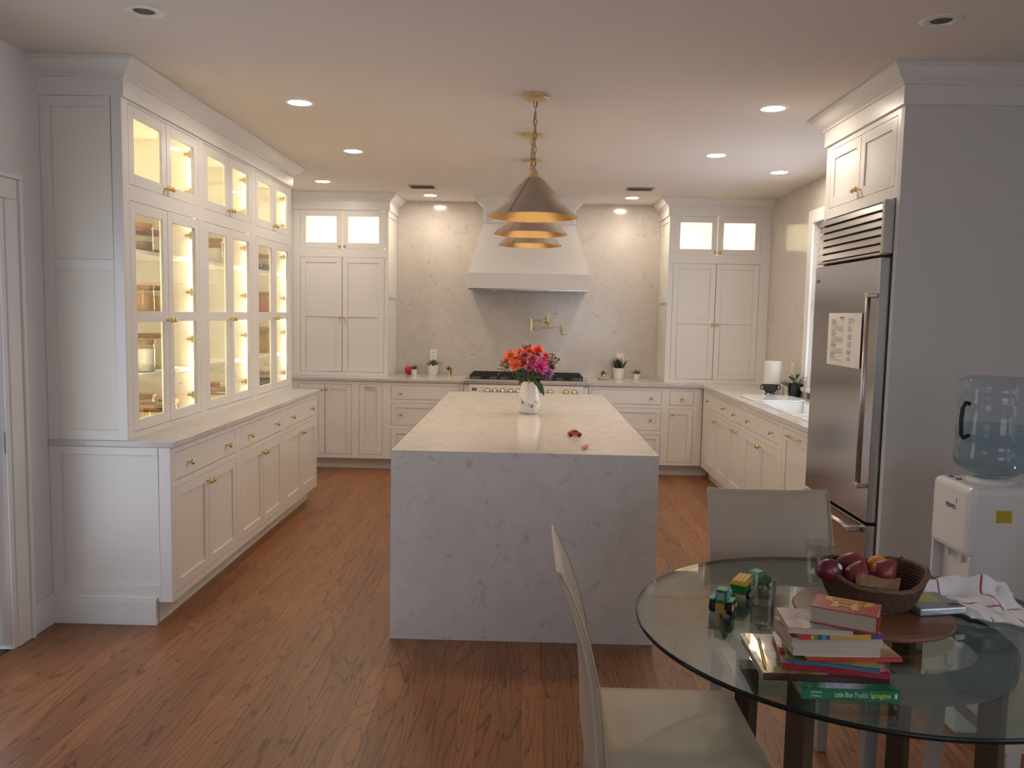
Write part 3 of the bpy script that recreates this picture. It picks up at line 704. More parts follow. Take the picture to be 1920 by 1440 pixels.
# ---- island
t = thing('kitchen_island', 'large quartz waterfall island with veined end panel', 'island', (0, 3.7664, 0))
ix0, ix1, L_ = -.630, .630, 2.905
def yz(poly):
    n = len(poly); return MB().add([(ix0, y, z) for y, z in poly]+[(ix1, y, z) for y, z in poly], [tuple(range(n)), tuple(range(n, 2*n))[::-1]]+[(i, (i+1) % n, n+(i+1) % n, n+i) for i in range(n)])
yz([(.0002, .915), (L_-.0002, .915), (L_-.04, .8752), (.04, .8752)]).build('worktop', QZ, t)          # mitred corners
yz([(0, 0), (.04, 0), (.04, .875), (0, .9148)]).build('waterfall_end', QZ, t); yz([(L_-.04, 0), (L_, 0), (L_, .9148), (L_-.04, .875)]).build('waterfall_end', QZ, t)
B(ix0+.03, ix1-.03, .04, L_-.04, .10, .8745).build('body', WHITE, t); B(ix0+.10, ix1-.10, .04, L_-.04, 0, .10).build('toe_kick', WHITE, t)
for i in range(4):
    for s_ in (-1, 1):
        ya = .06+i*.70; xa = s_*(ix1-.03); d = MB(); th = .012*s_
        for p in ((ya, ya+.055), (ya+.63, ya+.685)): d.box(xa, xa+th, p[0], p[1], .13, .86)
        d.box(xa, xa+th, ya, ya+.685, .13, .185); d.box(xa, xa+th, ya, ya+.685, .805, .86)
        d.build('door', WHITE, t)

# ---- ceiling fixtures
RING = MB().lathe([(.058,-.0005),(.060,-.004),(.078,-.003),(.082,-.0005)], 32, cap=False).mesh('trim_ring', True); RING.materials.append(TRIMW)
LENS = MB().lathe([(0,-.0022),(.0585,-.002),(.0585,-.0004)], 32, cap=False).mesh('lens', False); LENS.materials.append(LENSM)
OFFL = MB().lathe([(.040,-.0005),(.038,-.0006),(0,-.0008)], 28, cap=False).mesh('lens', True); OFFL.materials.append(P('dark_lamp_recess', (.10,.085,.075), .6))
RING2 = MB().lathe([(.040,-.001),(.043,-.006),(.072,-.004),(.078,-.0005)], 32, cap=False).mesh('trim_ring', True); RING2.materials.append(TRIMW)
for px, py, lit, lab in ((562,192,1,'lit recessed downlight over the hutch aisle towards the dining table'),(662,283,1,'lit recessed downlight over the hutch aisle at the middle of the island'),
        (605,340,1,'lit recessed downlight between the hutch and the tall cupboard'),(807,366,1,'lit recessed downlight by the range wall on the hutch side of the hood'),
        (1450,203,1,'lit recessed downlight in front of the cupboard over the fridge'),(1343,291,1,'lit recessed downlight over the sink aisle beside the island'),
        (1461,323,1,'lit recessed downlight directly above the sink'),(1185,371,1,'lit recessed downlight by the range wall on the sink side of the hood'),
        (270,20,0,'unlit recessed downlight with dark lens near the panelled hutch end'),(1765,38,0,'unlit recessed downlight with dark lens in front of the fridge surround')):
    p = H(px, py, 2, C)
    t = thing('recessed_light', lab, 'light', (p.x, p.y, C), 0, 'lit ceiling downlights' if lit else 'unlit ceiling downlights')
    for me, nm in ((RING if lit else RING2, 'trim_ring'), (LENS if lit else OFFL, 'lens')):
        o = bpy.data.objects.new(nm, me); COL.objects.link(o); o.parent = t
for px, py, lab in ((792,350,'pale slotted ceiling air vent on the hutch side of the hood'), (1200,354,'pale slotted ceiling air vent on the sink side of the hood')):
    p = H(px, py, 2, C); t = thing('air_vent', lab, 'vent', (p.x, p.y, C), 0, 'ceiling vents'); VM = P('vent_paint', (.42,.36,.32), .6)
    MB().box(-.12,.12,-.10,-.085,-.006,0).box(-.12,.12,.085,.10,-.006,0).box(-.12,-.105,-.085,.085,-.006,0).box(.105,.12,-.085,.085,-.006,0).build('frame', VM, t)
    B(-.105,.105,-.085,.085,-.001,-.0003).build('backing', P('vent_dark', (.26,.22,.19), .8), t)
    for i in range(7): y = -.075+i*.025; MB().hexa([(-.105,y,-.006),(.105,y,-.006),(.105,y+.004,-.006),(-.105,y+.004,-.006)],[(-.105,y+.010,-.001),(.105,y+.010,-.001),(.105,y+.014,-.001),(-.105,y+.014,-.001)]).build('slat', VM, t)

# ---- pendants
SHADE = P('bronze_shade', (.46,.335,.255), .5, .15); GOLD = P('gold_lining', (.90,.64,.28), .28, 1, bump=.25, bscale=60)
CHB = P('antique_brass', (.42,.28,.14), .35, 1)
LINK = MB().tube([(math.copysign(1, math.cos(a))*0+.0095*math.cos(a), 0, .021*math.sin(a)) for a in [2*PI*i/14 for i in range(14)]], .0028, 6, closed=True).mesh('chain_link', True); LINK.materials.append(CHB)
SH_O = MB().lathe([(.038,.205),(.042,.203),(.238,.0),(.2365,-.001)], 64, cap=False).mesh('shade', True); SH_O.materials.append(SHADE)
SH_I = MB().lathe([(.036,.200),(.2355,.0005)], 64, cap=False).mesh('shade_lining', True); SH_I.materials.append(GOLD)
pl = ['conical bronze pendant with gold lining over the island end nearest the dining table', 'conical bronze pendant with gold lining over the middle of the island', 'conical bronze pendant with gold lining over the island end facing the range']
for k, (x, y) in enumerate(((.018, 4.363), (.006, 5.30), (.005, 6.166))):
    t = thing('pendant_light', pl[k], 'pendant', (x, y, 2.078), 0, 'pendants over the island')
    for me, nm in ((SH_O, 'shade'), (SH_I, 'shade_lining')):
        o = bpy.data.objects.new(nm, me); COL.objects.link(o); o.parent = t
    MB().tube([(.232*math.cos(.9), .0, .0)]*1+[(0,0,0)], .0001, 3) if False else None
    sm = MB(); a = -PI/2-.55; b_ = -PI/2+.50
    for an in (a, b_+1.1, a+2.1, a+3.8): sm.tube([(.0435*math.cos(an), .0435*math.sin(an), .202), (.2385*math.cos(an), .2385*math.sin(an), .001)], .0011, 5)
    sm.build('seam', P('seam_bronze', (.16,.11,.08), .5, .3), t)
    MB().lathe([(.040,.203),(.038,.208),(.030,.222),(.029,.232),(.022,.246),(.008,.252),(.004,.262),(0,.263)], 20).build('cap', BRASSB, t, auto=35)
    MB().lathe([(.012,.20),(.014,.19),(.020,.15),(.024,.12),(.018,.10),(0,.094)], 16).build('bulb', EM('bulb_glow', (1,.74,.42), 9) if 'bulb_glow' not in MATS else MATS['bulb_glow'], t, smooth=True)
    top = C-2.078
    MB().lathe([(.0,-.030),(.012,-.030),(.012,-.024),(.064,-.022),(.067,-.019),(.067,0)], 32, (0,0,top)).build('canopy', BRASSB, t, auto=35)
    z = .272; i = 0
    while z < top-.045:
        o = bpy.data.objects.new('chain_link', LINK); COL.objects.link(o); o.parent = t; o.location = (0, 0, z+.010); o.rotation_euler = (0, 0, .35+(PI/2 if i % 2 else 0)); z += .0352; i += 1
    o.location.z = top-.046
    cd_ = [(.006*math.sin(i*.9), .005*math.cos(i*1.3), .26+(top-.29)*i/16) for i in range(17)]
    MB().tube(cd_, .0022, 6).build('cord', CHB, t, smooth=True)
    l = bpy.data.lights.new('pendant_bulb', 'POINT'); l.energy = PENDANT_W; l.color = (1,.74,.45); l.shadow_soft_size = .024
    lo = bpy.data.objects.new('pendant_bulb', l); COL.objects.link(lo); lo.parent = t; lo.location = (0, 0, .06)

# ---- outlets
OUTP = P('outlet_plastic', (.82,.78,.72), .35)
def outlet(label, loc, rz, blank=False):
    t = thing('outlet', label, 'outlet', loc, rz)
    B(-.036,.036,-.005,0,-.058,.058).build('plate', OUTP, t, bevel=.002)
    if not blank:
        B(-.018,.018,-.007,-.004,-.036,.036).build('socket', OUTP, t, bevel=.001)
        m_ = MB()
        for z in (.018,-.018): m_.box(-.008,-.005,-.0076,-.0065,z,z+.009); m_.box(.005,.008,-.0076,-.0065,z,z+.009); m_.box(-.002,.002,-.0076,-.0065,z-.009,z-.005)
        m_.build('slots', BLACK, t)
    else: B(-.016,.016,-.008,-.004,-.033,.033).build('rocker', OUTP, t, bevel=.002)
outlet('white wall outlet plate above the wide-leafed succulent', (-.982, BW, 1.12), 0)
outlet('white wall switch plate behind the spiky succulent', (.978, BW, 1.115), 0, True)
outlet('white wall outlet plate beside the sink window', (RW, 7.17, 1.125), -PI/2)

# ================================================================ JARS IN THE HUTCH
LIDW = WOOD('acacia_lid', (.36,.20,.10), (.14,.07,.035), 30, 6, 9, .45)
def jar(x, y, z, r, h, fill, col, label, lid=True, grain=0):
    t = thing('storage_jar', label, 'jar', (x, y, z), 0, 'storage jars in the hutch')
    MB().lathe([(r*.92,0),(r,.006),(r,h*.86),(r*.93,h*.90),(r*.93,h)], 28, cap=False).lathe([(0,.001),(r*.92,.0)], 28, cap=False).build('glass', GJAR, t, smooth=True)
    if fill:
        MB().lathe([(0,.003),(r*.955,.004),(r*.955,h*fill),(r*.5,h*fill+.006),(0,h*fill+.004)], 24, cap=False).build('contents', P('jar_fill_%02d%02d%02d' % tuple(int(c*99) for c in col), col, .85, var=.35 if grain else .08, vscale=140 if grain else 20, bump=.6 if grain else .1, bscale=160), t, smooth=True)
    if lid: MB().lathe([(0,h-.004),(r*.90,h-.004),(r*.90,h+.002),(r*1.02,h+.003),(r*1.03,h+.016),(r*.98,h+.022),(0,h+.022)], 28, cap=False).build('lid', LIDW, t, auto=35)
    return t
Z0, Z1, Z2, Z3 = .9365, 1.2175, 1.5275, 1.8545
jar(-2.14, 4.585, Z3, .078, .115, .25, (.22,.13,.08), 'squat jar with a little brown filling on the top shelf by the panelled end', grain=1)
jar(-2.06, 4.335, Z3, .052, .13, .4, (.20,.14,.11), 'slim jar with dark filling on the top shelf by the panelled end', grain=1)
jar(-2.14, 4.580, Z2, .078, .135, .70, (.52,.32,.12), 'glass jar of golden grain with dark wooden lid on second shelf', grain=1)
jar(-2.06, 4.335, Z2, .052, .13, .75, (.42,.24,.14), 'slim jar of light brown grain beside the golden grain jar', grain=1)
jar(-2.14, 4.590, Z1, .082, .175, .66, (.80,.70,.50), 'tall jar of cream flour under a wooden lid')
jar(-2.045, 4.305, Z1, .048, .15, .8, (.80,.78,.74), 'slim jar of white powder beside the flour jar')
jar(-2.03, 4.335, Z0, .068, .085, .7, (.66,.50,.30), 'low jar of beige filling on the hutch floor at the panelled end')
jar(-2.17, 4.520, Z0, .070, .115, .6, (.30,.16,.09), 'low jar with reddish wooden lid behind the beige jar', grain=1)
jar(-2.10, 4.70, Z0, .055, .07, .8, (.10,.06,.04), 'small jar of dark beans on the hutch floor', grain=1)
jar(-2.14, 5.565, Z3, .078, .125, .72, (.72,.56,.20), 'jar of yellow meal with wooden lid on the middle top shelf', grain=1)
jar(-2.05, 5.315, Z3, .045, .14, .7, (.80,.76,.70), 'slim jar of pale powder beside the yellow meal jar')
jar(-2.03, 5.300, Z0, .070, .085, .7, (.74,.60,.36), 'low jar of pale yellow filling under the bare middle shelves')
jar(-2.15, 5.480, Z0, .070, .10, .5, (.60,.50,.36), 'low wooden-lidded jar behind the pale yellow one')
jar(-2.13, 6.495, Z3, .080, .12, .5, (.10,.08,.07), 'jar half full of dark lentils on the far top shelf', grain=1)
jar(-2.13, 6.495, Z2, .080, .15, .78, (.40,.16,.10), 'jar of red kidney beans with dark lid', grain=1)
jar(-2.13, 6.495, Z1, .080, .18, .85, (.45,.30,.10), 'tall jar of brown rice with dark lid', grain=1)
jar(-2.11, 6.440, Z0, .080, .11, .7, (.12,.11,.08), 'jar of black seeds on the far hutch floor', grain=1)

# ================================================================ COUNTER ITEMS
POTW = P('white_ceramic', (.82,.79,.76), .3); GOLDP = P('gold_ceramic', (.85,.62,.26), .15, 1)
def leafy(t, n, r0, ln, wd, z, tilt0, tilt1, mat, rows=3, seed=0, name='leaf'):
    rnd = random.Random(seed)
    for i in range(n):
        a = i*2.39996; f = i/max(n-1,1); tl = tilt0+(tilt1-tilt0)*f+rnd.uniform(-.08,.08); L = ln*rnd.uniform(.8,1.1)
        d = Vector((math.cos(a)*math.sin(tl), math.sin(a)*math.sin(tl), math.cos(tl))); sd = Vector((-math.sin(a), math.cos(a), 0)); nn = d.cross(sd)
        b0 = Vector((math.cos(a)*r0*f, math.sin(a)*r0*f, z)); m_ = MB(); vs = []
        for u, ww in ((0,.45),(.35,.95),(.65,.85),(.88,.4),(1,.04)):
            cpt = b0+d*(L*u)+Vector((0,0,1))*(L*.12*u*u)
            for q in (-1,1): vs.append(cpt+sd*(wd*ww*q)+nn*(-.0))
            vs.append(cpt-nn*(wd*.35*ww)); vs.append(cpt+nn*(wd*.25*ww))
        fs = []
        for k in range(4):
            o = k*4; 
            for x_, y_ in ((0,2),(2,1),(1,3),(3,0)): fs.append((o+x_, o+y_, o+4+y_, o+4+x_))
        fs.append((0,3,1,2)); fs.append((16,18,17,19))
        m_.add(vs, fs).build(name, mat, t, smooth=True)
def pot(name, label, p, prof, potmat, n, r0, ln, wd, tilt0, tilt1, leafmat, seed, ribs=False, group='potted succulents beside the range'):
    t = thing(name, label, 'plant', (p[0], p[1], p[2]), seed*.7, group)
    h = prof[-1][1]
    MB().lathe(prof+[(prof[-1][0]*.88, h), (prof[-1][0]*.86, h*.85), (0, h*.85)], 26, cap=True).build('pot', potmat, t, auto=40)
    MB().lathe([(0,h*.86),(prof[-1][0]*.85,h*.86)], 20, cap=False).build('soil', P('potting_soil', (.05,.03,.02), .95), t)
    leafy(t, n, r0, ln, wd, h*.84, tilt0, tilt1, leafmat, seed=seed); return t
LG = P('succulent_grey_green', (.10,.13,.075), .5); LD = P('succulent_dark_green', (.02,.05,.02), .45); LB = P('succulent_bronze', (.10,.09,.05), .5)
Zc = .9155
pot('potted_succulent', 'small dark succulent in white pot against the red ball', (-1.165, 8.37, Zc), [(.026,0),(.030,.058)], POTW, 14, .018, .05, .007, .15, 1.0, LD, 1)
pot('potted_succulent', 'wide grey-green rosette succulent in large white ribbed pot', (-.972, 8.40, Zc), [(.046,0),(.049,.03),(.058,.108)], POTW, 26, .04, .062, .015, .15, 1.15, LG, 2)
pot('potted_succulent', 'small spiky succulent in gold pot between white pot and range', (-.800, 8.36, Zc), [(.027,0),(.027,.06)], GOLDP, 16, .016, .05, .005, .1, .95, LB, 3)
pot('potted_succulent', 'dark spiky succulent in large white rippled pot', (.953, 8.40, Zc), [(.048,0),(.052,.03),(.062,.112)], POTW, 24, .045, .115, .011, .05, .75, LD, 4)
pot('potted_succulent', 'tiny rosette succulent in white pot next to the tall cupboard', (1.137, 8.37, Zc), [(.030,0),(.034,.058)], POTW, 14, .02, .055, .009, .35, 1.25, LB, 5)
t = thing('trinket_dish', 'shallow white dish holding the gold pot', 'dish', (.785, 8.27, Zc))
MB().lathe([(0,.0),(.045,0),(.056,.012),(.060,.024),(.056,.024),(.050,.012),(0,.008)], 24).build('bowl', P('pale_stoneware', (.62,.56,.52), .4), t, auto=40)
MB().lathe([(.0605,.0235),(.0605,.026),(.055,.026),(.055,.0235)], 24, cap=False).build('rim_band', POTW, t)
pot('potted_succulent', 'small bronze succulent in gold pot standing in the dish', (.785, 8.27, Zc+.008), [(.022,0),(.024,.050)], GOLDP, 12, .014, .038, .008, .2, 1.1, LB, 6)
b_ = MB().ball((0,0,.042), .042, n=24, m=16).build('red_ball', P('red_rubber', (.62,.02,.05), .4), smooth=True); b_.location = (-1.232, 8.44, Zc); tag(b_, 'small bright red ball behind the first succulent', 'ball')
# sink end
t = thing('paper_towel_roll', 'white paper towel roll standing at the sink corner', 'paper towel', (2.135, 7.05, Zc))
MB().lathe([(.020,.0),(.075,.0),(.075,.285),(.020,.285)], 32, cap=False).build('roll', P('tissue_paper', (.80,.76,.70), .9, bump=.1), t, auto=40)
MB().lathe([(.020,0),(.020,.285),(.017,.285),(.017,0)], 20, cap=False).build('core', P('cardboard', (.40,.28,.18), .9), t)
t = thing('cauldron_pot', 'little black cast-iron cauldron with ring handles by the sink', 'pot', (2.065, 6.87, Zc))
MB().lathe([(0,.022),(.030,.026),(.052,.045),(.062,.070),(.064,.088),(.068,.094),(.063,.096),(.056,.075),(.040,.045),(0,.034)], 26).build('bowl', IRON, t, auto=40)
for a in (.4, 2.5, 4.6): MB().tube([(.030*math.cos(a),.030*math.sin(a),.030),(.040*math.cos(a),.040*math.sin(a),.012),(.045*math.cos(a),.045*math.sin(a),.0)], [.007,.006,.005], 8).build('leg', IRON, t, smooth=True)
for s_ in (-1,1): MB().tube([(s_*(.066+.018*math.cos(q)), 0, .075+.020*math.sin(q)) for q in [2*PI*i/14 for i in range(14)]], .0045, 7, closed=True).build('handle', IRON, t, smooth=True)
t = thing('potted_plant', 'leafy green plant in a black pot beside the cauldron', 'plant', (2.265, 6.85, Zc))
MB().lathe([(.052,0),(.060,.110),(.056,.110),(.054,.095),(0,.095)], 28).build('pot', P('black_glaze', (.008,.008,.01), .25), t, auto=40)
LV = P('leaf_green', (.035,.10,.03), .4); LV2 = P('leaf_teal_tip', (.10,.32,.28), .4)
rnd = random.Random(11)
for i in range(12):
    a = i*2.4; tl = .25+.09*i; L = .075+.01*(i % 4); d = Vector((math.cos(a)*math.sin(tl), math.sin(a)*math.sin(tl), math.cos(tl)))
    st = [(d*(L*u))+Vector((0,0,.095)) for u in (0,.4,.75)]
    MB().tube(st, .0025, 5).build('stem', LV, t, smooth=True)
    e_ = st[-1]; sd = Vector((-math.sin(a), math.cos(a), .2)).normalized(); m_ = MB(); vs = []
    for u, ww in ((0,.2),(.3,.9),(.6,1),(.85,.6),(1,.05)):
        c0 = e_+d*(.05*u)+Vector((0,0,-.012*u*u)); nn = d.cross(sd)
        vs += [c0-sd*(.017*ww), c0+nn*(.004*ww), c0+sd*(.017*ww), c0-nn*.0015]
    fs = []
    for k in range(4):
        for j in range(4): fs.append((k*4+j, k*4+(j+1)%4, k*4+4+(j+1)%4, k*4+4+j))
    m_.add(vs, fs+[(0,1,2,3),(16,19,18,17)]).build('leaf', LV2 if i in (3,11) else LV, t, smooth=True)
m_ = MB(); p0 = Vector((-.05,-.02,.10)); vs = []
d = Vector((-.85,-.3,.18)).normalized(); sd = Vector((-.1,.2,.95)).normalized()
for u, ww in ((0,.25),(.3,1),(.6,.85),(.85,.45),(1,.03)):
    c0 = p0+d*(.10*u); nn = d.cross(sd); vs += [c0-sd*(.017*ww), c0+nn*.004*ww, c0+sd*(.017*ww), c0-nn*.001]
fs = [(k*4+j, k*4+(j+1)%4, k*4+4+(j+1)%4, k*4+4+j) for k in range(4) for j in range(4)]
m_.add(vs, fs+[(0,1,2,3),(16,19,18,17)]).build('leaf', LV, t, smooth=True)
t = thing('soap_box', 'small cream carton between the cauldron and black plant pot', 'box', (2.175, 6.92, Zc)); B(-.022,.022,-.018,.018,0,.085).build('carton', P('cream_carton', (.72,.62,.52), .6), t, bevel=.002); B(.0,.010,-.0185,-.0178,.0,.085).build('stripe', P('carton_stripe', (.50,.33,.28), .6), t)
t = thing('oil_bottle', 'glass bottle with grey label behind the black plant pot', 'bottle', (2.312, 6.70, Zc)); MB().lathe([(.022,0),(.024,.01),(.024,.12),(.012,.15),(.012,.18),(0,.182)], 18).build('bottle', P('grey_bottle', (.42,.40,.33), .25), t, auto=40)

# ================================================================ ISLAND ITEMS
t = thing('flower_vase', 'white ceramic vase printed with small grey flowers on the island', 'vase', (.020, 5.30, .9155))
VP = [(0,0),(.050,0),(.062,.012),(.074,.045),(.076,.070),(.070,.11),(.060,.16),(.053,.205),(.054,.212),(.050,.210),(.052,.16),(.060,.10),(.055,.02),(0,.012)]
MB().lathe(VP, 36, cap=False).build('body', P('glazed_vase', (.84,.80,.77), .16, coat=.3), t, auto=60)
def vr(z):
    for i in range(2, 8):
        (r0, z0), (r1, z1) = VP[i], VP[i+1]
        if z0 <= z <= z1: return r0+(r1-r0)*(z-z0)/(z1-z0)
    return .07
m_ = MB(); rnd = random.Random(5)
def motif(an, z, s_):
    for k in range(5):
        q = 2*PI*k/5; a2 = an+math.cos(q)*s_/.075; z2 = z+math.sin(q)*s_; r = vr(z2)+.0006
        m_.ball((r*math.cos(a2), r*math.sin(a2), z2), s_*.55, (1,1,1), 6, 4)
for an, z, s_ in ((-2.15,.078,.008),(-1.30,.055,.008),(-1.85,.080,.0028),(-1.62,.066,.0033),(-1.92,.064,.0026),(-2.45,.098,.0024),(-2.6,.09,.0022),(-.95,.085,.003),(-.75,.072,.0026),(-.85,.092,.002),(-2.3,.10,.002),(-1.5,.07,.002)): motif(an, z, s_)
m_.build('flower_print', P('grey_print', (.16,.13,.10), .5), t)
bq = thing('bouquet', 'mixed bouquet of coral and magenta blooms with green leaves in the vase', 'flowers', (.020, 5.30, 1.10))
SG = P('stem_green', (.05,.10,.03), .5); BRN = P('seedhead_brown', (.14,.07,.04), .7)
CO = P('coral_petal', (.80,.20,.10), .5); MG = P('magenta_petal', (.55,.05,.25), .5); PK = P('rose_petal', (.42,.07,.13), .5); PU = P('purple_petal', (.36,.12,.38), .5); RD_ = P('scarlet_petal', (.80,.10,.08), .5)
rnd = random.Random(9)
def bloom(c, r, mat, n=26):
    m_ = MB(); up = (Vector(c)-Vector((0,0,.0))).normalized(); up = (up+Vector((0,-.5,.2))).normalized(); ax = up.orthogonal().normalized(); ay = up.cross(ax)
    for i in range(n):
        a = i*2.4; f = math.sqrt((i+.5)/n); d = (ax*math.cos(a)+ay*math.sin(a)); dirv = (d*f+up*(1.05-f*.9)).normalized(); sd = up.cross(d).normalized()
        b0 = Vector(c)+d*(r*.15*f); tip = b0+dirv*r*rnd.uniform(.8,1.1); mid_ = (b0+tip)/2; w_ = r*.24; nn = dirv.cross(sd)
        m_.add([b0, mid_-sd*w_, tip-sd*w_*.5, tip+sd*w_*.5, mid_+sd*w_, mid_+nn*(r*.08)], [(0,1,5),(1,2,5),(2,3,5),(3,4,5),(4,0,5),(0,4,3,2,1)])
    m_.build('flower', mat, bq)
def at(px, py, y=5.26): p = H(px, py, 1, y); return (p.x-.020, p.y-5.30, p.z-1.10)
for px, py, r, mt, dy in ((958,668,.042,CO,5.22),(968,686,.045,CO,5.20),(976,662,.035,CO,5.24),(1008,658,.042,RD_,5.26),(1012,690,.052,MG,5.18),(984,668,.038,PK,5.2),(999,674,.036,PK,5.19),(1027,701,.036,PU,5.20),(992,690,.03,PK,5.16),(951,677,.03,CO,5.26),(1022,668,.03,RD_,5.34),(985,655,.026,PK,5.36),(966,676,.034,CO,5.25),(974,672,.034,PK,5.28),(1018,678,.036,MG,5.24),(1004,666,.034,PK,5.26),(992,660,.034,RD_,5.27),(1033,690,.03,PK,5.3),(980,682,.034,RD_,5.23),(1000,684,.034,PK,5.26)): 
    c_ = at(px, py, dy); bloom(c_, r, mt); MB().tube([(c_[0]*.15, c_[1]*.2, -.06), (c_[0]*.35, c_[1]*.4, .03), c_], .003, 6).build('stem', SG, bq, smooth=True)
def spray(px, py, y, n=22, r=.045, mat=BRN):
    c_ = Vector(at(px, py, y)); MB().tube([(c_.x*.15, c_.y*.2, -.06), (c_.x*.45, c_.y*.4, .03), c_], .0022, 5).build('stem', SG, bq, smooth=True); m_ = MB()
    for i in range(n):
        q = Vector((rnd.gauss(0,1), rnd.gauss(0,.7), rnd.gauss(.3,.8))); q = q.normalized()*r*rnd.uniform(.5,1); m_.tube([c_*.9, c_+q], .0011, 3); m_.ball(c_+q, .0065, (1,1,.8), 6, 4)
    m_.build('seed_spray', mat, bq)
spray(1036, 676, 5.3, 34, .05); spray(986, 655, 5.3, 26, .042); spray(947, 688, 5.25, 26, .048, P('bud_olive', (.20,.13,.07), .7)); spray(1024, 688, 5.34, 20); spray(972, 676, 5.34, 20)
def leaf(c0, c1, w_, mat=SG):
    c0, c1 = Vector(c0), Vector(c1); d = c1-c0; sd = d.cross(Vector((0,1,.3))).normalized(); nn = d.cross(sd).normalized(); vs = []
    for u, ww in ((0,.15),(.25,.8),(.5,1),(.75,.7),(1,.04)):
        q = c0+d*u+Vector((0,0,.012*math.sin(u*PI))); vs += [q-sd*w_*ww, q+nn*w_*.15, q+sd*w_*ww, q-nn*.001]
    MB().add(vs, [(k*4+j, k*4+(j+1)%4, k*4+4+(j+1)%4, k*4+4+j) for k in range(4) for j in range(4)]+[(0,1,2,3),(16,19,18,17)]).build('leaf', mat, bq, smooth=True)
L2 = P('rose_leaf', (.04,.075,.03), .45)
for a, b_, w_ in (((985,712),(962,695),.022),((985,715),(968,712),.018),((1000,712),(1016,730),.022),((1005,714),(1020,742),.020),((992,712),(990,685),.02),((996,710),(1003,694),.016),((985,708),(976,690),.02),((1004,708),(1030,712),.016),((1000,715),(1012,705),.02),((982,715),(972,722),.014)):
    leaf(at(*a, 5.22), at(*b_, 5.17), w_, L2)
# red toy car
p = H(1077, 818, 2, .916); t = thing('toy_car', 'small red toy sports car lying on the island', 'toy', (p.x, p.y, .9155), .12)
RC = P('toy_red', (.55,.03,.05), .3, coat=.5); m_ = MB()
prof = [(-.038,.008),(-.036,.022),(-.026,.026),(-.012,.034),(.010,.036),(.022,.026),(.036,.020),(.040,.010),(.036,.006),(-.034,.006)]
m_.v = []; n = len(prof); m_.add([(x,-.016,z) for x,z in prof]+[(x,.016,z) for x,z in prof], [tuple(range(n)), tuple(range(n,2*n))[::-1]]+[(i,(i+1)%n,n+(i+1)%n,n+i) for i in range(n)])
m_.build('body', RC, t, bevel=.003); B(-.010,.010,-.0165,.0165,.026,.033).build('window', P('toy_window', (.05,.02,.02), .2), t)
for x in (-.022,.024):
    for s_ in (-1,1): MB().lathe([(0,-.003),(.0085,-.003),(.0085,.003),(0,.003)], 14).build('wheel', BLACK, t).matrix_local = Matrix.Translation((x, s_*.015, .0085)) @ Matrix.Rotation(PI/2, 4, 'X')
p0, p1 = H(1093, 841, 2, .923), H(1104, 833, 2, .923)
d = (p1-p0).normalized(); t = thing('marker_pen', 'short red marker pen lying near the toy car', 'pen', (p0.x, p0.y, .9155), math.atan2(d.y, d.x))
MB().lathe([(.0045,0),(.0085,.002),(.0085,.085),(.007,.090),(0,.091)], 14).build('barrel', P('marker_red', (.60,.13,.13), .35), t, auto=40).matrix_local = Matrix.Translation((0,0,.0086)) @ Matrix.Rotation(PI/2, 4, 'Y')
MB().lathe([(0,-.0005),(.0065,-.0005),(.0065,.001)], 12).build('end_plug', P('marker_end', (.75,.62,.58), .5), t).matrix_local = Matrix.Translation((0,0,.0086)) @ Matrix.Rotation(PI/2, 4, 'Y')

# ================================================================ DINING TABLE AND CHAIRS
TX, TY, TZ, TR = .919, 2.150, .75, .603
t = thing('dining_table', 'round glass-topped dining table on dark square legs with steel ring', 'table', (TX, TY, 0))
MB().lathe([(0,TZ-.012),(TR-.004,TZ-.012)], 96, cap=False).lathe([(0,TZ),(TR-.004,TZ)], 96, cap=False).build('glass_top', GTAB, t)
MB().lathe([(TR-.004,TZ-.012),(TR-.001,TZ-.011),(TR,TZ-.006),(TR-.001,TZ-.001),(TR-.004,TZ)], 96, cap=False).build('glass_edge', P('glass_edge_green', (.006,.014,.011), .25, spec=.3), t, smooth=True)
MB().lathe([(.285,.700),(.370,.700),(.370,.7375),(.285,.7375),(.285,.700)], 72, cap=False).build('support_ring', P('grey_metal', (.20,.19,.18), .5, .4), t, auto=40)
LEGM = P('dark_walnut', (.075,.045,.03), .45, var=.25, vscale=12)
for k in range(4):
    a = PI/4+k*PI/2; c_, s_ = math.cos(a), math.sin(a); r = .328; h = .026; q = [(r*c_+h*(c_*i-s_*j), r*s_+h*(s_*i+c_*j)) for i, j in ((-1,-1),(1,-1),(1,1),(-1,1))]
    MB().prism(q, 0, .70).build('leg', LEGM, t, bevel=.003)
B(-.20,.20,-.02,.02,.06,.10).build('stretcher', LEGM, t); B(-.02,.02,-.20,.20,.06,.10).build('stretcher', LEGM, t)
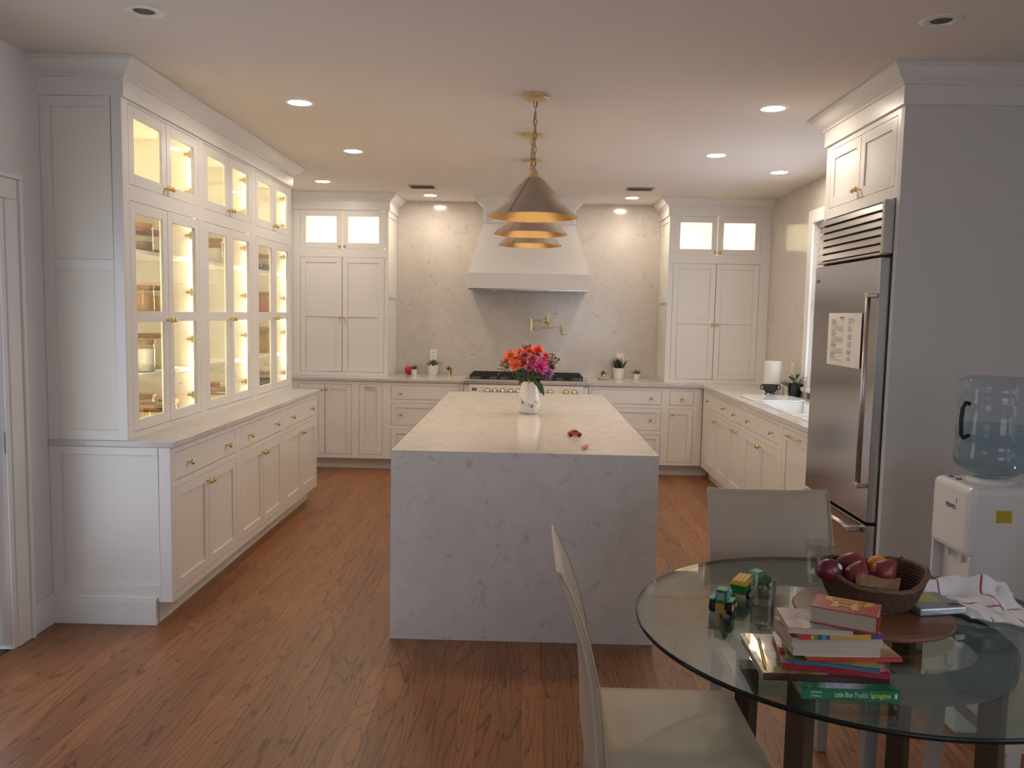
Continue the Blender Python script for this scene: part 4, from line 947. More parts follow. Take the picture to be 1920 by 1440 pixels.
def chair(label, loc, rz):
    t = thing('dining_chair', label, 'chair', loc, rz, 'leather chairs around the glass table'); w_ = .222
    # seat cushion, slightly domed
    m_ = MB(); nx, ny = 12, 12; vs = []; fs = []
    for j in range(ny+1):
        for i in range(nx+1):
            u, v = i/nx, j/ny; e = min(1, min(u, 1-u)*7)*min(1, min(v, 1-v)*7); e = e**.4
            vs.append((-w_+2*w_*u, -.225+.44*v, .437+.022*e-.004*math.sin(u*PI)*math.sin(v*PI)))
    for j in range(ny):
        for i in range(nx): k = j*(nx+1)+i; fs.append((k, k+1, k+nx+2, k+nx+1))
    m_.add(vs, fs)
    rim = [i for i in range(nx+1)]+[j*(nx+1)+nx for j in range(1, ny+1)]+[ny*(nx+1)+i for i in range(nx-1, -1, -1)]+[j*(nx+1) for j in range(ny-1, 0, -1)]
    n0 = len(m_.v); m_.v += [(m_.v[i][0], m_.v[i][1], .400) for i in rim]; L = len(rim)
    for i in range(L): m_.f.append((rim[i], n0+i, n0+(i+1)%L, rim[(i+1)%L]))
    m_.f.append(tuple(range(n0, n0+L)))
    m_.build('seat', LEATH, t, smooth=True, auto=50)
    # curved back
    prof = [(.195,.400,.045),(.200,.47,.042),(.206,.55,.038),(.218,.65,.034),(.240,.75,.030),(.266,.83,.026),(.294,.90,.020),(.307,.932,.008)]
    vs = []; fs = []; nx = 10
    for (y, z, th) in prof:
        for i in range(nx+1):
            u = i/nx; e = min(1, min(u,1-u)*6)**.5; vs.append((-w_+2*w_*u, y-(th-.006)*.5*e-.003+.02, z+.006*(1-e)*(z > .93)))
        for i in range(nx+1):
            u = 1-i/nx; e = min(1, min(u,1-u)*6)**.5; vs.append((-w_+2*w_*u, y+(th-.006)*.5*e+.003+.02, z+.006*(1-e)*(z > .93)))
    K = 2*(nx+1)
    for r in range(len(prof)-1):
        for i in range(K): fs.append((r*K+i, r*K+(i+1)%K, (r+1)*K+(i+1)%K, (r+1)*K+i))
    fs.append(tuple(range(K))[::-1]); fs.append(tuple(range((len(prof)-1)*K, len(prof)*K)))
    MB().add(vs, fs).build('backrest', LEATH, t, smooth=True, auto=60)
    for s_ in (-1, 1):
        pts = [(s_*(w_+.0005), p[0]-p[2]*.5+.018, p[1]) for p in prof]; MB().tube(pts, .0028, 6).build('piping', LEATH, t, smooth=True)
    for s_ in (-1, 1):
        for y in (-.195, .195):
            x = s_*(w_-.026); yy = y+(.0)
            MB().hexa([(x-.018,yy-.018,0),(x+.018,yy-.018,0),(x+.018,yy+.018,0),(x-.018,yy+.018,0)], [(x-.024,yy-.022,.405),(x+.024,yy-.022,.405),(x+.024,yy+.022,.405),(x-.024,yy+.022,.405)]).build('leg', P('chair_leg_grey', (.50,.48,.46), .4, .3), t, bevel=.004)
chair('pale leather dining chair turned sideways in front of the island', (.415, 2.165, 0), PI/2)
chair('pale leather dining chair tucked in facing the books from the fridge side', (.905, 2.665, 0), 0)
chair('pale leather dining chair under the table edge below the towel', (1.545, 2.36, 0), -PI/2)

# lazy susan, basket, fruit
tx, ty = .962, 2.185; tr2 = .207
TRAYW = WOOD('walnut_tray', (.165,.072,.036), (.065,.025,.012), 26, 2.2, 8, .4, axis=0)
t = thing('lazy_susan', 'round wooden turntable tray in the middle of the glass table', 'tray', (tx, ty, TZ))
MB().lathe([(0,.012),(tr2-.012,.012),(tr2-.002,.016),(tr2,.021),(tr2-.004,.026),(tr2-.012,.027),(0,.027)], 72).build('disc', TRAYW, t, auto=40)
MB().lathe([(.08,0),(.08,.012)], 32).build('turntable_base', P('tray_base', (.04,.03,.025), .6), t)
bz = TZ+.027; bx, by = .975, 2.225
BAS = P('woven_rattan', (.085,.038,.02), .65, bump=1.0, bscale=220, var=.5, vscale=120)
BASR = P('woven_rattan_rim', (.13,.06,.032), .6, bump=1.0, bscale=240, var=.4, vscale=150)
t = thing('fruit_basket', 'woven brown basket with wavy rim holding fruit on the tray', 'basket', (bx, by, bz))
def rimz(a): return .093+.014*math.cos(2*a)+.012*math.sin(a)+.004*math.cos(5*(a+1.66))
rows = 13; 
for k in range(rows):
    f = k/(rows-1); m_ = MB(); pts = []
    for i in range(72):
        a = 2*PI*i/72; rb = .088+.038*f**.7; rb *= 1+.04*math.cos(2*a+.5); zz = .006+(rimz(a)-.004)*f
        pts.append((rb*math.cos(a)*1.08, rb*math.sin(a)*.92, zz+.0012*math.sin(i*PI/1.5+k)))
    m_.tube(pts, .0058 if k < rows-1 else .0075, 7, closed=True); m_.build('coil', BAS if k < rows-1 else BASR, t, smooth=True)
m_ = MB()
for i in range(96):
    a = 2*PI*i/96; pts = []
    for f in (0,.33,.66,1): rb = (.0925+.038*f**.7)*(1+.04*math.cos(2*a+.5)); pts.append((rb*math.cos(a)*1.08, rb*math.sin(a)*.92, .006+(rimz(a)-.004)*f))
    m_.tube(pts, .0017, 4)
m_.build('woven_spokes', BAS, t, kind='stuff')
MB().lathe([(0,.002),(.086,.002),(.086,.007),(0,.007)], 32).build('base', BAS, t)
MB().lathe([(0,.044),(.05,.040),(.085,.022),(.088,.008)], 24, cap=False).build('liner', P('brown_liner', (.10,.055,.03), .8, bump=.4, bscale=60), t, smooth=True)
RP = P('red_pear_skin', (.19,.025,.028), .35, var=.45, vscale=9); MGO = P('mango_skin', (.13,.012,.028), .3, var=.4, vscale=8); ORG = P('orange_skin', (.72,.24,.02), .45, bump=.3, bscale=400)
STK = P('fruit_stem', (.05,.03,.02), .8)
def pear(label, c, r, yaw, tilt, mat=RP, stem=True):
    t = thing('red_pear', label, 'fruit', c, yaw, 'pears in the basket')
    def fn(p):
        s_ = 1 if p.z < 0 else 1-.42*(p.z/(r*1.25))**1.0; return Vector((p.x*s_, p.y*s_, p.z))
    M_ = Matrix.Rotation(tilt, 4, 'Y')
    o = MB().ball((0,0,0), r, (1,1,1.25), 20, 14, fn).build('flesh', mat, t, smooth=True); o.matrix_local = M_
    if stem: o = MB().tube([(0,0,r*1.2),(.002,0,r*1.2+.012),(.006,0,r*1.2+.022)], [.0022,.002,.003], 6).build('stalk', STK, t, smooth=True); o.matrix_local = M_
    return t
def FP(px, py, y): p = H(px, py, 1, y); return (p.x, p.y, p.z)
def fruit_at(px, py, y): return FP(px, py, y)
t = thing('mango', 'dark purple-red mango with a small sticker in the basket', 'fruit', fruit_at(1555, 1069, 2.195), .3)
MB().ball((0,0,0), .034, (1.12,.88,.92), 22, 14).build('flesh', MGO, t, smooth=True)
MB().lathe([(0,.0008),(.008,0),(.0085,-.0015)], 14, cap=False).build('sticker', P('pale_sticker', (.62,.66,.74), .3), t).matrix_local = Matrix.Translation((.016,-.024,.0165)) @ Matrix.Rotation(.95, 4, 'X') @ Matrix.Rotation(.35, 4, 'Y')
pear('long red pear lying at the back of the basket', fruit_at(1596, 1058, 2.285), .036, .1, -1.35)
pear('red pear in the centre of the basket', fruit_at(1607, 1078, 2.185), .034, .5, .55, stem=False)
pear('red pear leaning with stalk up at the towel side', fruit_at(1658, 1071, 2.215), .034, .0, .75)
o = MB().ball((0,0,0), .031, n=20, m=14).build('orange', ORG, smooth=True); o.location = fruit_at(1646, 1062, 2.275); tag(o, 'whole orange between the pears in the basket', 'fruit')
o = MB().ball((0,0,0), .022, n=20, m=14).build('orange', ORG, smooth=True); o.location = (.918, 2.150, .838); tag(o, 'orange showing low through the basket dip', 'fruit')
KR = P('kraft_paper', (.22,.115,.06), .7, bump=.3, bscale=40)
m_ = MB(); vs = []; fs = []
tl, tr_, br, bl = [Vector(FP(*q)) for q in ((1606,1077,2.150),(1690,1085,2.185),(1683,1106,2.145),(1606,1098,2.125))]
for j in range(5):
    for i in range(9):
        u, v = i/8, j/4; q = (tl*(1-u)+tr_*u)*(1-v)+(bl*(1-u)+br*u)*v; vs.append(q+Vector((0, .006*math.sin(u*9+v*2), .003*math.sin(u*7))))
fs = [(j*9+i, j*9+i+1, j*9+i+10, j*9+i+9) for j in range(4) for i in range(8)]
o = m_.add(vs, fs).build('paper_bag', KR, smooth=True); sm_ = o.modifiers.new('thick', 'SOLIDIFY'); sm_.thickness = .0015; tag(o, 'crumpled brown paper bag tucked in the basket', 'bag')

# tumblers
def tumbler(label, c, r0, r1, h, water, facets=0):
    t = thing('drinking_glass', label, 'glass', c); n = facets or 40
    MB().lathe([(0,.0),(r0*.92,0),(r0,.003),(r1,h),(r1-.0018,h),(r0-.002,.012),(r0*.8,.009),(0,.009)], n, cap=False).build('tumbler', GCUP, t, smooth=not facets, auto=None if facets else 45)
    if water: MB().lathe([(0,.0095),(r0*.8,.0095),(r0-.0022,.0125),(r0+(r1-r0)*water-.002,h*water),(0,h*water)], n, cap=False).build('water', WAT, t, smooth=True, auto=45)
WAT = GLASS('clear_water', (.92,.94,.94), 1.6)
p = H(1428, 1176, 2, TZ); tumbler('straight drinking glass half full of water', (p.x, p.y+.0, TZ), .0305, .0325, .135, .5)
p = H(1545, 1100, 2, TZ); tumbler('empty faceted drinking glass behind the basket', (p.x-.012, 2.46, TZ), .034, .0465, .135, 0, 12)

# ---- toy farm vehicles
TG = P('toy_green', (.015,.22,.07), .4); TGL = P('toy_light_green', (.06,.36,.17), .45); TYL = P('toy_yellow', (.72,.42,.03), .45); TOR = P('toy_orange', (.60,.30,.03), .5); TBL = P('toy_window_blue', (.28,.42,.50), .3)
def wheel(t, x, y, r, w_, hub=TYL):
    o = MB().lathe([(0,-w_/2),(r*.9,-w_/2),(r,-w_*.3),(r,w_*.3),(r*.9,w_/2),(0,w_/2)], 18).build('wheel', BLACK, t, auto=40); o.matrix_local = Matrix.Translation((x, y, r)) @ Matrix.Rotation(PI/2, 4, 'Y')
    h = MB().lathe([(0,w_/2+.0005),(r*.5,w_/2+.0005),(r*.55,w_/2-.001)], 14, cap=False).build('hub', P('toy_hub', (.72,.60,.30), .5), o); return o
a = H(1341, 1150, 2, TZ); b_ = H(1380, 1159, 2, TZ); mid_ = (a+b_)/2
yw = -.52
t = thing('toy_tractor', 'green toy tractor with yellow-hubbed wheels beside the water glass', 'toy', (mid_.x, mid_.y+.03, TZ), yw)
B(-.012,.012,-.034,-.030,.010,.032).build('rear_hitch', TOR, t); B(-.013,.013,-.030,.050,.014,.034).build('chassis', TG, t, bevel=.002)
B(-.012,.012,.008,.050,.034,.052).build('hood', TGL, t, bevel=.003)
MB().hexa([(-.016,-.030,.034),(.016,-.030,.034),(.016,.010,.034),(-.016,.010,.034)],[(-.013,-.026,.066),(.013,-.026,.066),(.013,.006,.066),(-.013,.006,.066)]).build('cab', TG, t, bevel=.001)
B(-.015,.015,-.028,.008,.066,.070).build('roof', TGL, t, bevel=.0015); B(-.0105,.0105,-.0305,-.029,.042,.062).build('rear_window', TBL, t).rotation_euler = (0,0,0)
B(-.0158,-.0145,-.020,.004,.042,.062).build('side_window', TBL, t); B(.0145,.0158,-.020,.004,.042,.062).build('side_window', TBL, t)
for s_ in (-1,1): wheel(t, s_*.024, -.014, .021, .014); wheel(t, s_*.020, .040, .013, .010); B(s_*.017, s_*.033, -.034, .006, .040, .044).build('fender', TGL, t, bevel=.001)
a = H(1403, 1131, 2, TZ); t = thing('toy_trailer', 'green toy trailer with ribbed yellow top behind the tractor', 'toy', (a.x-.005, a.y+.055, TZ), yw)
B(-.018,.018,-.035,.040,.014,.020).build('chassis', TOR, t); MB().hexa([(-.019,-.040,.020),(.019,-.040,.020),(.019,.042,.020),(-.019,.042,.020)],[(-.024,-.044,.046),(.024,-.044,.046),(.024,.046,.046),(-.024,.046,.046)]).build('bin', TG, t, bevel=.001)
MB().hexa([(-.024,-.044,.046),(.024,-.044,.046),(.024,.046,.046),(-.024,.046,.046)],[(-.019,-.040,.058),(.019,-.040,.058),(.019,.042,.058),(-.019,.042,.058)]).build('load', TYL, t, bevel=.001)
m_ = MB()
for i in range(4): m_.box(-.0185+i*.0115, -.0165+i*.0115, -.0405, .0425, .0575, .0592)
m_.build('ribs', TOR, t)
for s_ in (-1,1): wheel(t, s_*.023, -.012, .013, .009); wheel(t, s_*.023, .022, .013, .009)
a = H(1428, 1108, 2, TZ); t = thing('toy_truck', 'green toy truck cab at the head of the toy trailer', 'toy', (a.x, a.y+.03, TZ), yw-.5)
B(-.018,.018,-.034,.036,.012,.030).build('chassis', TG, t, bevel=.002)
MB().add([(x,y,z) for x in (-.017,.017) for y, z in ((-.030,.030),(-.026,.054),(.004,.056),(.016,.042),(.034,.036),(.036,.030))], [(0,1,2,3,4,5)[::-1], (6,7,8,9,10,11)]+[(i,(i+1)%6,6+(i+1)%6,6+i) for i in range(6)]).build('cab', TGL, t, bevel=.003)
B(-.0178,.0178,-.022,.004,.041,.051).build('side_window', TBL, t)
for s_ in (-1,1): wheel(t, s_*.019, -.020, .012, .008); wheel(t, s_*.019, .024, .012, .008)

# ---- books
PAGE = P('book_pages', (.42,.36,.28), .85, bump=.3, bscale=200)
def book(name, label, fl, fr, dep, z0, th, cov, spine='back', topmat=None, board=.0022, inset=.003):
    a, b_ = H(fl[0], fl[1], 2, z0), H(fr[0], fr[1], 2, z0); d = b_-a; w_ = d.length; rz = math.atan2(d.y, d.x)
    t = thing(name, label, 'book', (a.x, a.y, z0), rz, 'books stacked on the glass table')
    m_ = MB(); m_.box(0, w_, 0, dep, 0, board); 
    if not topmat: m_.box(0, w_, 0, dep, th-board, th)
    if spine == 'front': m_.box(0, w_, 0, board*1.2, 0, th)
    if spine == 'back': m_.box(0, w_, dep-board*1.2, dep, 0, th)
    if spine == 'left': m_.box(0, board*1.2, 0, dep, 0, th)
    if spine == 'right': m_.box(w_-board*1.2, w_, 0, dep, 0, th)
    m_.build('cover', cov, t, bevel=.0008, seg=1)
    if topmat: B(0, w_, 0, dep, th-board, th).build('front_cover', topmat, t, bevel=.0008, seg=1)
    e = inset
    B(e if spine != 'left' else board, w_-(e if spine != 'right' else board), e if spine != 'front' else board, dep-(e if spine != 'back' else board), board, th-board).build('pages', PAGE, t)
    return t, w_, dep
def PIC(name, cols, scale=14):
    mt, n, l = nt(name); o = n.new('ShaderNodeOutputMaterial'); b = n.new('ShaderNodeBsdfPrincipled'); b.inputs['Roughness'].default_value = .25; b.inputs['Coat Weight'].default_value = .4; l.new(b.outputs[0], o.inputs[0])
    tc = n.new('ShaderNodeTexCoord'); nz = n.new('ShaderNodeTexNoise'); nz.inputs['Scale'].default_value = scale; nz.inputs['Detail'].default_value = 3; nz.inputs['Distortion'].default_value = .8; l.new(tc.outputs['Object'], nz.inputs['Vector'])
    rp = n.new('ShaderNodeValToRGB'); rp.color_ramp.interpolation = 'CONSTANT' if scale > 20 else 'LINEAR'; e = rp.color_ramp.elements
    while len(e) < len(cols): e.new(.5)
    for i, c_ in enumerate(cols): e[i].position = .32+.36*i/len(cols); e[i].color = (*c_, 1)
    l.new(nz.outputs['Fac'], rp.inputs[0]); l.new(rp.outputs[0], b.inputs['Base Color']); return mt
GRN = P('book_green', (.012,.15,.06), .3, coat=.3)
t, w_, dp = book('green_book', 'green board book at the bottom of the stack with white and yellow spine title', (1503,1311), (1687,1317), .195, TZ, .0255, GRN, 'front', PIC('spring_cover', [(.35,.40,.55),(.55,.62,.72),(.03,.22,.09),(.02,.16,.07)], 9))
WTX = P('print_white', (.55,.68,.60), .5); YTX = P('print_yellow', (.62,.60,.12), .5)
for s_, sz, x, z, mt in (("Little Blue Truck's", .0155, .105, .0125, WTX), ('Springtime', .0165, .168, .0125, YTX), ('Alice Schertle', .0068, .031, .017, WTX), ('Jill McElmurry', .0068, .031, .009, WTX)):
    text(s_, sz, mt, t, (x, -.0004, z), (PI/2, 0, 0), 'spine_lettering', sx=.62)
MB().box(w_-.011, w_-.006, -.0006, 0, .007, .018).build('spine_imprint', WTX, t)
z = TZ+.0255
t, w_, dp = book('picture_book', 'large dark glossy picture book on top of the green book', (1431,1275), (1668,1284), .225, z, .016, P('dark_maroon_cover', (.045,.014,.012), .15, coat=.6), 'front', PIC('farm_cover', [(.10,.055,.03),(.20,.15,.04),(.34,.25,.12),(.14,.07,.03)], 10))
B(.012, .030, .002, dp-.002, .0155, .0168).build('cover_strip', P('olive_foil', (.36,.28,.06), .12, .3), t)
zb = z+.0168
p0, p1 = H(1436, 1252, 2, zb+.003), H(1421, 1190, 2, zb+.003); d = p1-p0
t = thing('pencil', 'yellow pencil lying on the dark picture book', 'pencil', (p0.x, p0.y, zb), math.atan2(d.y, d.x))
o = MB().lathe([(.0004,0),(.0034,.014),(.0034,.15)], 6).build('shaft', P('pencil_yellow', (.62,.46,.03), .4), t); o.matrix_local = Matrix.Translation((0,0,.0031)) @ Matrix.Rotation(PI/2, 4, 'Y')
o = MB().lathe([(.0035,.15),(.0035,.158),(.003,.166),(0,.167)], 8).build('eraser', P('pencil_pink', (.55,.2,.18), .7), t); o.matrix_local = Matrix.Translation((0,0,.0031)) @ Matrix.Rotation(PI/2, 4, 'Y')
z = z+.016
t, w_, dp = book('red_book', 'thin dark red book lying on the glossy picture book', (1467,1254), (1668,1273), .185, z, .013, P('crimson_cover', (.30,.012,.03), .25, coat=.4), 'front', PIC('red_cover', [(.40,.02,.04),(.50,.45,.42),(.35,.03,.05)], 12)); z += .013
book('blue_book', 'thin blue and green paperback fanned out above the dark red book', (1476,1242), (1650,1262), .165, z, .009, P('blue_green_cover', (.06,.13,.24), .3, coat=.3), 'front', PIC('green_cover', [(.20,.26,.05),(.10,.22,.05),(.28,.30,.06)], 10)); z += .009
book('yellow_book', 'red and yellow picture book sticking out of the stack to the right', (1512,1240), (1692,1240), .150, z, .008, P('bright_red_cover', (.50,.03,.03), .3, coat=.3), 'front', PIC('yellow_cover', [(.55,.36,.10),(.60,.42,.14),(.30,.14,.05)], 9)); z += .008
book('white_book', 'thick pale-edged book above the red and yellow one', (1487,1229), (1650,1233), .125, z, .020, P('white_cover', (.60,.56,.52), .4), 'right', None, .001, .0006); z += .020
book('red_topped_book', 'thick pale-edged book with red cover under the rainbow spine', (1484,1211), (1655,1215), .125, z, .020, P('pale_cover', (.55,.50,.46), .4), 'back', P('tomato_cover', (.45,.06,.04), .35), .001, .0006); z += .020
t, w_, dp = book('rainbow_book', 'small board book with rainbow-striped spine', (1500,1200), (1655,1199), .12, z, .012, P('orange_cover', (.55,.30,.06), .35), 'front', PIC('brown_cover', [(.30,.16,.06),(.45,.25,.08),(.5,.3,.1)], 10))
for i, (xa, xb, c_) in enumerate(((.002,.30,(.45,.03,.04)),(.17,.21,(.08,.22,.05)),(.21,.26,(.02,.10,.05)),(.26,.31,(.06,.22,.35)),(.31,.36,(.06,.06,.25)),(.86,.998,(.05,.05,.22)))):
    if i == 0: xb = .13
    B(w_*xa, w_*xb, -.0006, 0, .0005, .0115).build('spine_stripe', P('stripe_%d' % i, c_, .35), t)
z += .012
book('grey_book', 'thin white paperback with a grey picture cover below the red block book', (1478,1187), (1600,1194), .125, z, .013, P('offwhite_cover', (.56,.52,.46), .45), 'back', PIC('grey_cover', [(.20,.17,.16),(.32,.27,.24),(.28,.14,.11),(.14,.12,.14)], 12), .001, .0006); z += .013
RDC = P('fire_red_cover', (.42,.035,.03), .25, coat=.4)
t, w_, dp = book('block_book', 'chunky red board book with yellow truck on top of the stack', (1518,1166), (1645,1190), .092, z, .038, RDC, 'right', None, .0022, .002)
YB = P('cover_yellow', (.62,.36,.06), .3); ze = .0381
m_ = MB(); q = ze
m_.prism([(w_*.16,dp*.97),(w_*.88,dp*.97),(w_*.90,dp*.80),(w_*.78,dp*.62),(w_*.68,dp*.55),(w_*.70,dp*.22),(w_*.62,dp*.20),(w_*.55,dp*.40),(w_*.42,dp*.40),(w_*.36,dp*.22),(w_*.28,dp*.22),(w_*.30,dp*.52),(w_*.16,dp*.75)][::-1], q-.0003, q+.0004)
m_.build('cover_truck', YB, t)
B(w_*.38, w_*.58, dp*.50, dp*.60, q, q+.0007).build('truck_grille', P('grille_brown', (.12,.05,.02), .4), t)
B(w_*.31, w_*.37, dp*.50, dp*.60, q, q+.0007).build('headlamp', P('cover_cream', (.70,.58,.36), .4), t); B(w_*.60, w_*.66, dp*.50, dp*.60, q, q+.0007).build('headlamp', MATS['cover_cream'], t)
OT = P('cover_orange_text', (.48,.06,.015), .35)
text('BUILDA', .0215, OT, t, (w_*.52, dp*.68, q+.0006), (0,0,PI), 'cover_lettering', sx=.95); text('BLOCK', .0215, OT, t, (w_*.52, dp*.86, q+.0006), (0,0,PI), 'cover_lettering', sx=1.1)
MB().box(w_*.03, w_*.15, dp*.05, dp*.085, q, q+.0005).build('cover_imprint', P('print_cream', (.7,.66,.6), .5), t)

# ---- wrapped package and towel
pk = [H(1709,1153,2,TZ+.030), H(1797,1148,2,TZ+.030)]
d = pk[1]-pk[0]; t = thing('wrapped_package', 'plastic-wrapped silver packet with a yellow label half on the tray', 'package', (pk[0].x+.022, pk[0].y-.004, TZ+.0275), math.atan2(d.y, d.x)); w_ = d.length
B(0, w_, 0, .125, 0, .020).build('pack', P('silver_wrap', (.36,.38,.42), .22, .45, bump=.5, bscale=60), t, bevel=.004)
B(w_*.22, w_*.74, .052, .104, .0198, .0206).build('label', P('package_yellow', (.46,.42,.10), .35), t)
m_ = MB()
for i in range(9): m_.box(w_*.72+i*.0042, w_*.72+i*.0042+(.0012 if i % 3 else .0024), .012, .034, .0199, .0205)
m_.build('barcode', P('barcode_ink', (.05,.05,.06), .5), t)
m_ = MB(); 
def towmat():
    mt, n, l = nt('striped_towel'); o = n.new('ShaderNodeOutputMaterial'); b = n.new('ShaderNodeBsdfPrincipled'); b.inputs['Roughness'].default_value = .95; b.inputs['Sheen Weight'].default_value = .4; l.new(b.outputs[0], o.inputs[0])
    uv = n.new('ShaderNodeUVMap'); sp_ = n.new('ShaderNodeSeparateXYZ'); l.new(uv.outputs[0], sp_.inputs[0])
    def band(out, per, w_, off):
        f = math_(n, l, 'FRACT', math_(n, l, 'MULTIPLY_ADD', out, per, off)); return math_(n, l, 'LESS_THAN', f, w_)
    s1 = band(sp_.outputs[0], 2.6, .05, .30); s2 = band(sp_.outputs[1], 1.3, .022, .55)
    f = math_(n, l, 'MAXIMUM', s1, s2)
    mx = n.new('ShaderNodeMix'); mx.data_type = 'RGBA'; mx.inputs['A'].default_value = (.80,.79,.80,1); mx.inputs['B'].default_value = (.36,.06,.08,1); l.new(f, mx.inputs['Factor']); l.new(mx.outputs['Result'], b.inputs['Base Color'])
    nz = n.new('ShaderNodeTexNoise'); nz.inputs['Scale'].default_value = 500; bp = n.new('ShaderNodeBump'); bp.inputs['Strength'].default_value = .5; bp.inputs['Distance'].default_value = .002; l.new(nz.outputs['Fac'], bp.inputs['Height']); l.new(bp.outputs[0], b.inputs['Normal'])
    return mt
# towel laid over tray edge and table: four corner anchors on the table plane, rumpled
c00, c10, c11, c01 = Vector((1.225,2.175)), Vector((1.40,2.13)), Vector((1.47,2.45)), Vector((1.12,2.44))
NX, NY = 64, 52; vs = []; uvs = []; fs = []
def base_z(x, y):
    z = TZ+.003
    dt = math.hypot(x-tx, y-ty)
    s_ = max(0, min(1, (tr2+.03-dt)/.03)); return z+.0275*s_
for j in range(NY+1):
    for i in range(NX+1):
        u, v = i/NX, j/NY
        q = (c00*(1-u)+c10*u)*(1-v)+(c01*(1-u)+c11*u)*v
        wob = Vector((.012*math.sin(v*7+1)+.006*math.sin(v*17), .012*math.sin(u*6+.5)+.008*math.sin(u*15+1))); q = q+wob*(1 if True else 0)
        ridge = .030*math.exp(-((v-.62-.14*math.sin(u*3.2))/.09)**2)*(1-.55*u)+.022*math.exp(-((v-.86+.10*u)/.07)**2)*(.4+.6*u)+.016*math.exp(-((u-.55-.2*v)/.08)**2)*v+.020*math.exp(-((v-.32-.25*u)/.12)**2)*(u**.5)*.7+.010*math.exp(-((u-.15+.1*v)/.06)**2)
        fine = .0025*math.sin(u*31+v*9)*math.sin(v*23-u*6)
        ed = min(1, min(u,1-u,v,1-v)*14)
        vs.append((q.x, q.y, base_z(q.x, q.y)+.003+max(0, (ridge*1.5+fine*1.6+.003))*ed)); uvs.append((u, v))
for j in range(NY):
    for i in range(NX): k = j*(NX+1)+i; fs.append((k, k+1, k+NX+2, k+NX+1))
me = bpy.data.meshes.new('dish_towel'); me.from_pydata(vs, [], fs); ul = me.uv_layers.new(name='UVMap')
for lp in me.loops: ul.data[lp.index].uv = uvs[lp.vertex_index]
for pgn in me.polygons: pgn.use_smooth = True
me.materials.append(towmat()); o = bpy.data.objects.new('dish_towel', me); COL.objects.link(o)
so = o.modifiers.new('thick', 'SOLIDIFY'); so.thickness = .004; so.offset = 1
tag(o, 'rumpled white towel with dark red stripes at the table edge', 'towel')

# ---- water dispenser and bottle
DWH = P('white_plastic', (.74,.73,.73), .28); DX, DYc = 1.64, 3.105; dz = .96
t = thing('water_dispenser', 'white water cooler stand with recessed tap bay next to the fridge panel', 'water dispenser', (DX, DYc, 0), -PI/2)
hw = .14; dpx = .33
def sec(y0, y1, z0, z1, name, mat=DWH, bev=.02, x0=-hw, x1=hw): return B(x0, x1, y0, y1, z0, z1).build(name, mat, t, bevel=bev, seg=4)
sec(.0, dpx, .69, dz, 'head', bev=.028)
sec(.055, dpx, .36, .70, 'recess_back', bev=.004); B(-hw, -hw+.016, .012, .06, .36, .70).build('bay_cheek', DWH, t, bevel=.003); B(hw-.016, hw, .012, .06, .36, .70).build('bay_cheek', DWH, t, bevel=.003)
sec(.0, dpx, .02, .37, 'lower_body', bev=.012); B(-hw+.02, hw-.02, .03, dpx-.02, 0, .03).build('plinth', P('grey_plastic', (.12,.12,.12), .6), t)
for sx_ in (-1, 1): B(sx_*(hw-.004), sx_*(hw+.001), .028, dpx-.005, .03, dz-.03).build('side_panel', DWH, t)
B(-hw+.02, hw-.02, .004, .055, .368, .378).build('drip_tray', P('drip_grey', (.20,.20,.20), .5), t)
for x in (-.05, .05): MB().lathe([(.010,0),(.010,.03),(.006,.035)], 12, (x, .035, .655)).build('tap', DWH, t)
for x, c_ in ((-.085,(.35,.02,.02)),(-.03,(.03,.05,.25)),): MB().lathe([(.010,0),(.011,.004),(0,.005)], 12, (x, .045, dz-.001)).build('button', P('button_%d' % int(c_[0]*100), c_, .4), t)
DTX = P('logo_dark', (.06,.06,.08), .5)
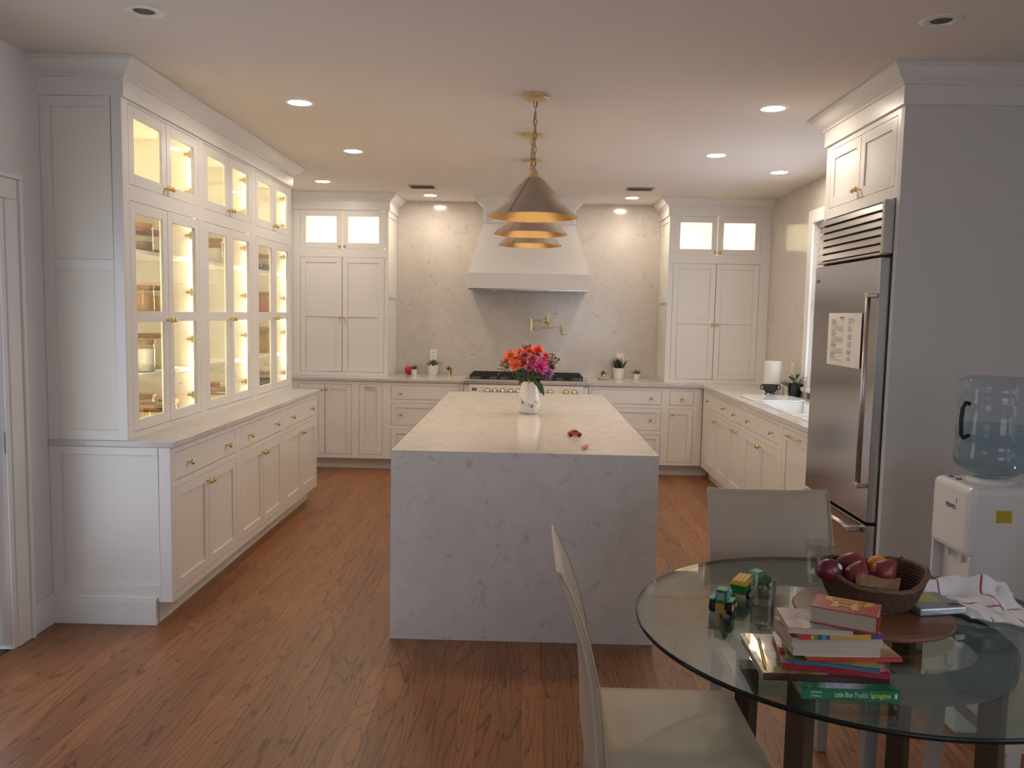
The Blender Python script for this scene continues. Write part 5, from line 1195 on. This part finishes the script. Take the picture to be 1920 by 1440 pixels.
text('PRIMO', .026, DTX, t, (.012, -.0008, .865), (PI/2, 0, 0), 'brand_lettering'); text('water', .010, DTX, t, (.05, -.0008, .892), (PI/2, -PI/2, 0), 'brand_lettering')
o = B(hw, hw+.0012, .098, .158, .832, .880).build('warning_label', P('label_yellow', (.62,.46,.02), .4), t)
m_ = MB()
for i in range(6): m_.box(hw+.0012, hw+.0016, .102, .154-.006*(i % 2), .837+i*.007, .8395+i*.007)
m_.build('label_print', P('label_ink', (.30,.22,.02), .5), t)
MB().lathe([(.085,dz-.004),(.088,dz+.008),(.075,dz+.016),(.055,dz+.018),(.05,dz)], 36, (-.005, .155, 0), cap=False).build('collar', DWH, t, smooth=True)
t = thing('water_bottle', 'large blue-tinted water bottle upended on the dispenser', 'bottle', (DX+.155, DYc+.005, dz+.016))
BG = GLASS('blue_bottle_plastic', (.84,.90,.94), 1.42, .05)
bp_ = [(.03,-.01),(.05,.0),(.095,.018),(.128,.045),(.136,.065),(.136,.10),(.130,.115),(.130,.155),(.136,.17),(.133,.19),(.128,.23),(.128,.265),(.133,.285),(.136,.30),(.130,.312),(.134,.325),(.134,.35),(.125,.372),(.105,.385),(.06,.382),(0,.378)]
MB().lathe(bp_, 48, cap=False).build('bottle_wall', BG, t, smooth=True)
MB().lathe([(0,.004),(.09,.022),(.125,.047),(.132,.066),(.132,.10),(.127,.115),(.127,.155),(.131,.17),(.128,.19),(.125,.20),(0,.20)], 40, cap=False).build('water', GLASS('bottle_water', (.80,.87,.90), 1.15), t, smooth=True, auto=50)
o = MB()
for s_ in (-1,): 
    o.tube([(-.118,-.03,.285),(-.135,-.035,.29),(-.146,-.037,.27),(-.150,-.038,.22),(-.146,-.037,.17),(-.135,-.035,.155),(-.112,-.03,.165)], .008, 8)
o.build('handle', P('black_plastic', (.01,.01,.012), .5), t, smooth=True)
o = MB()
for k in range(10): o.ball((-.1585+.00*k+.0005*abs(k-5), -.038, .178+k*.0098), .0026, n=6, m=4)
o.build('handle_studs', P('stud_grey', (.35,.36,.38), .4), t)
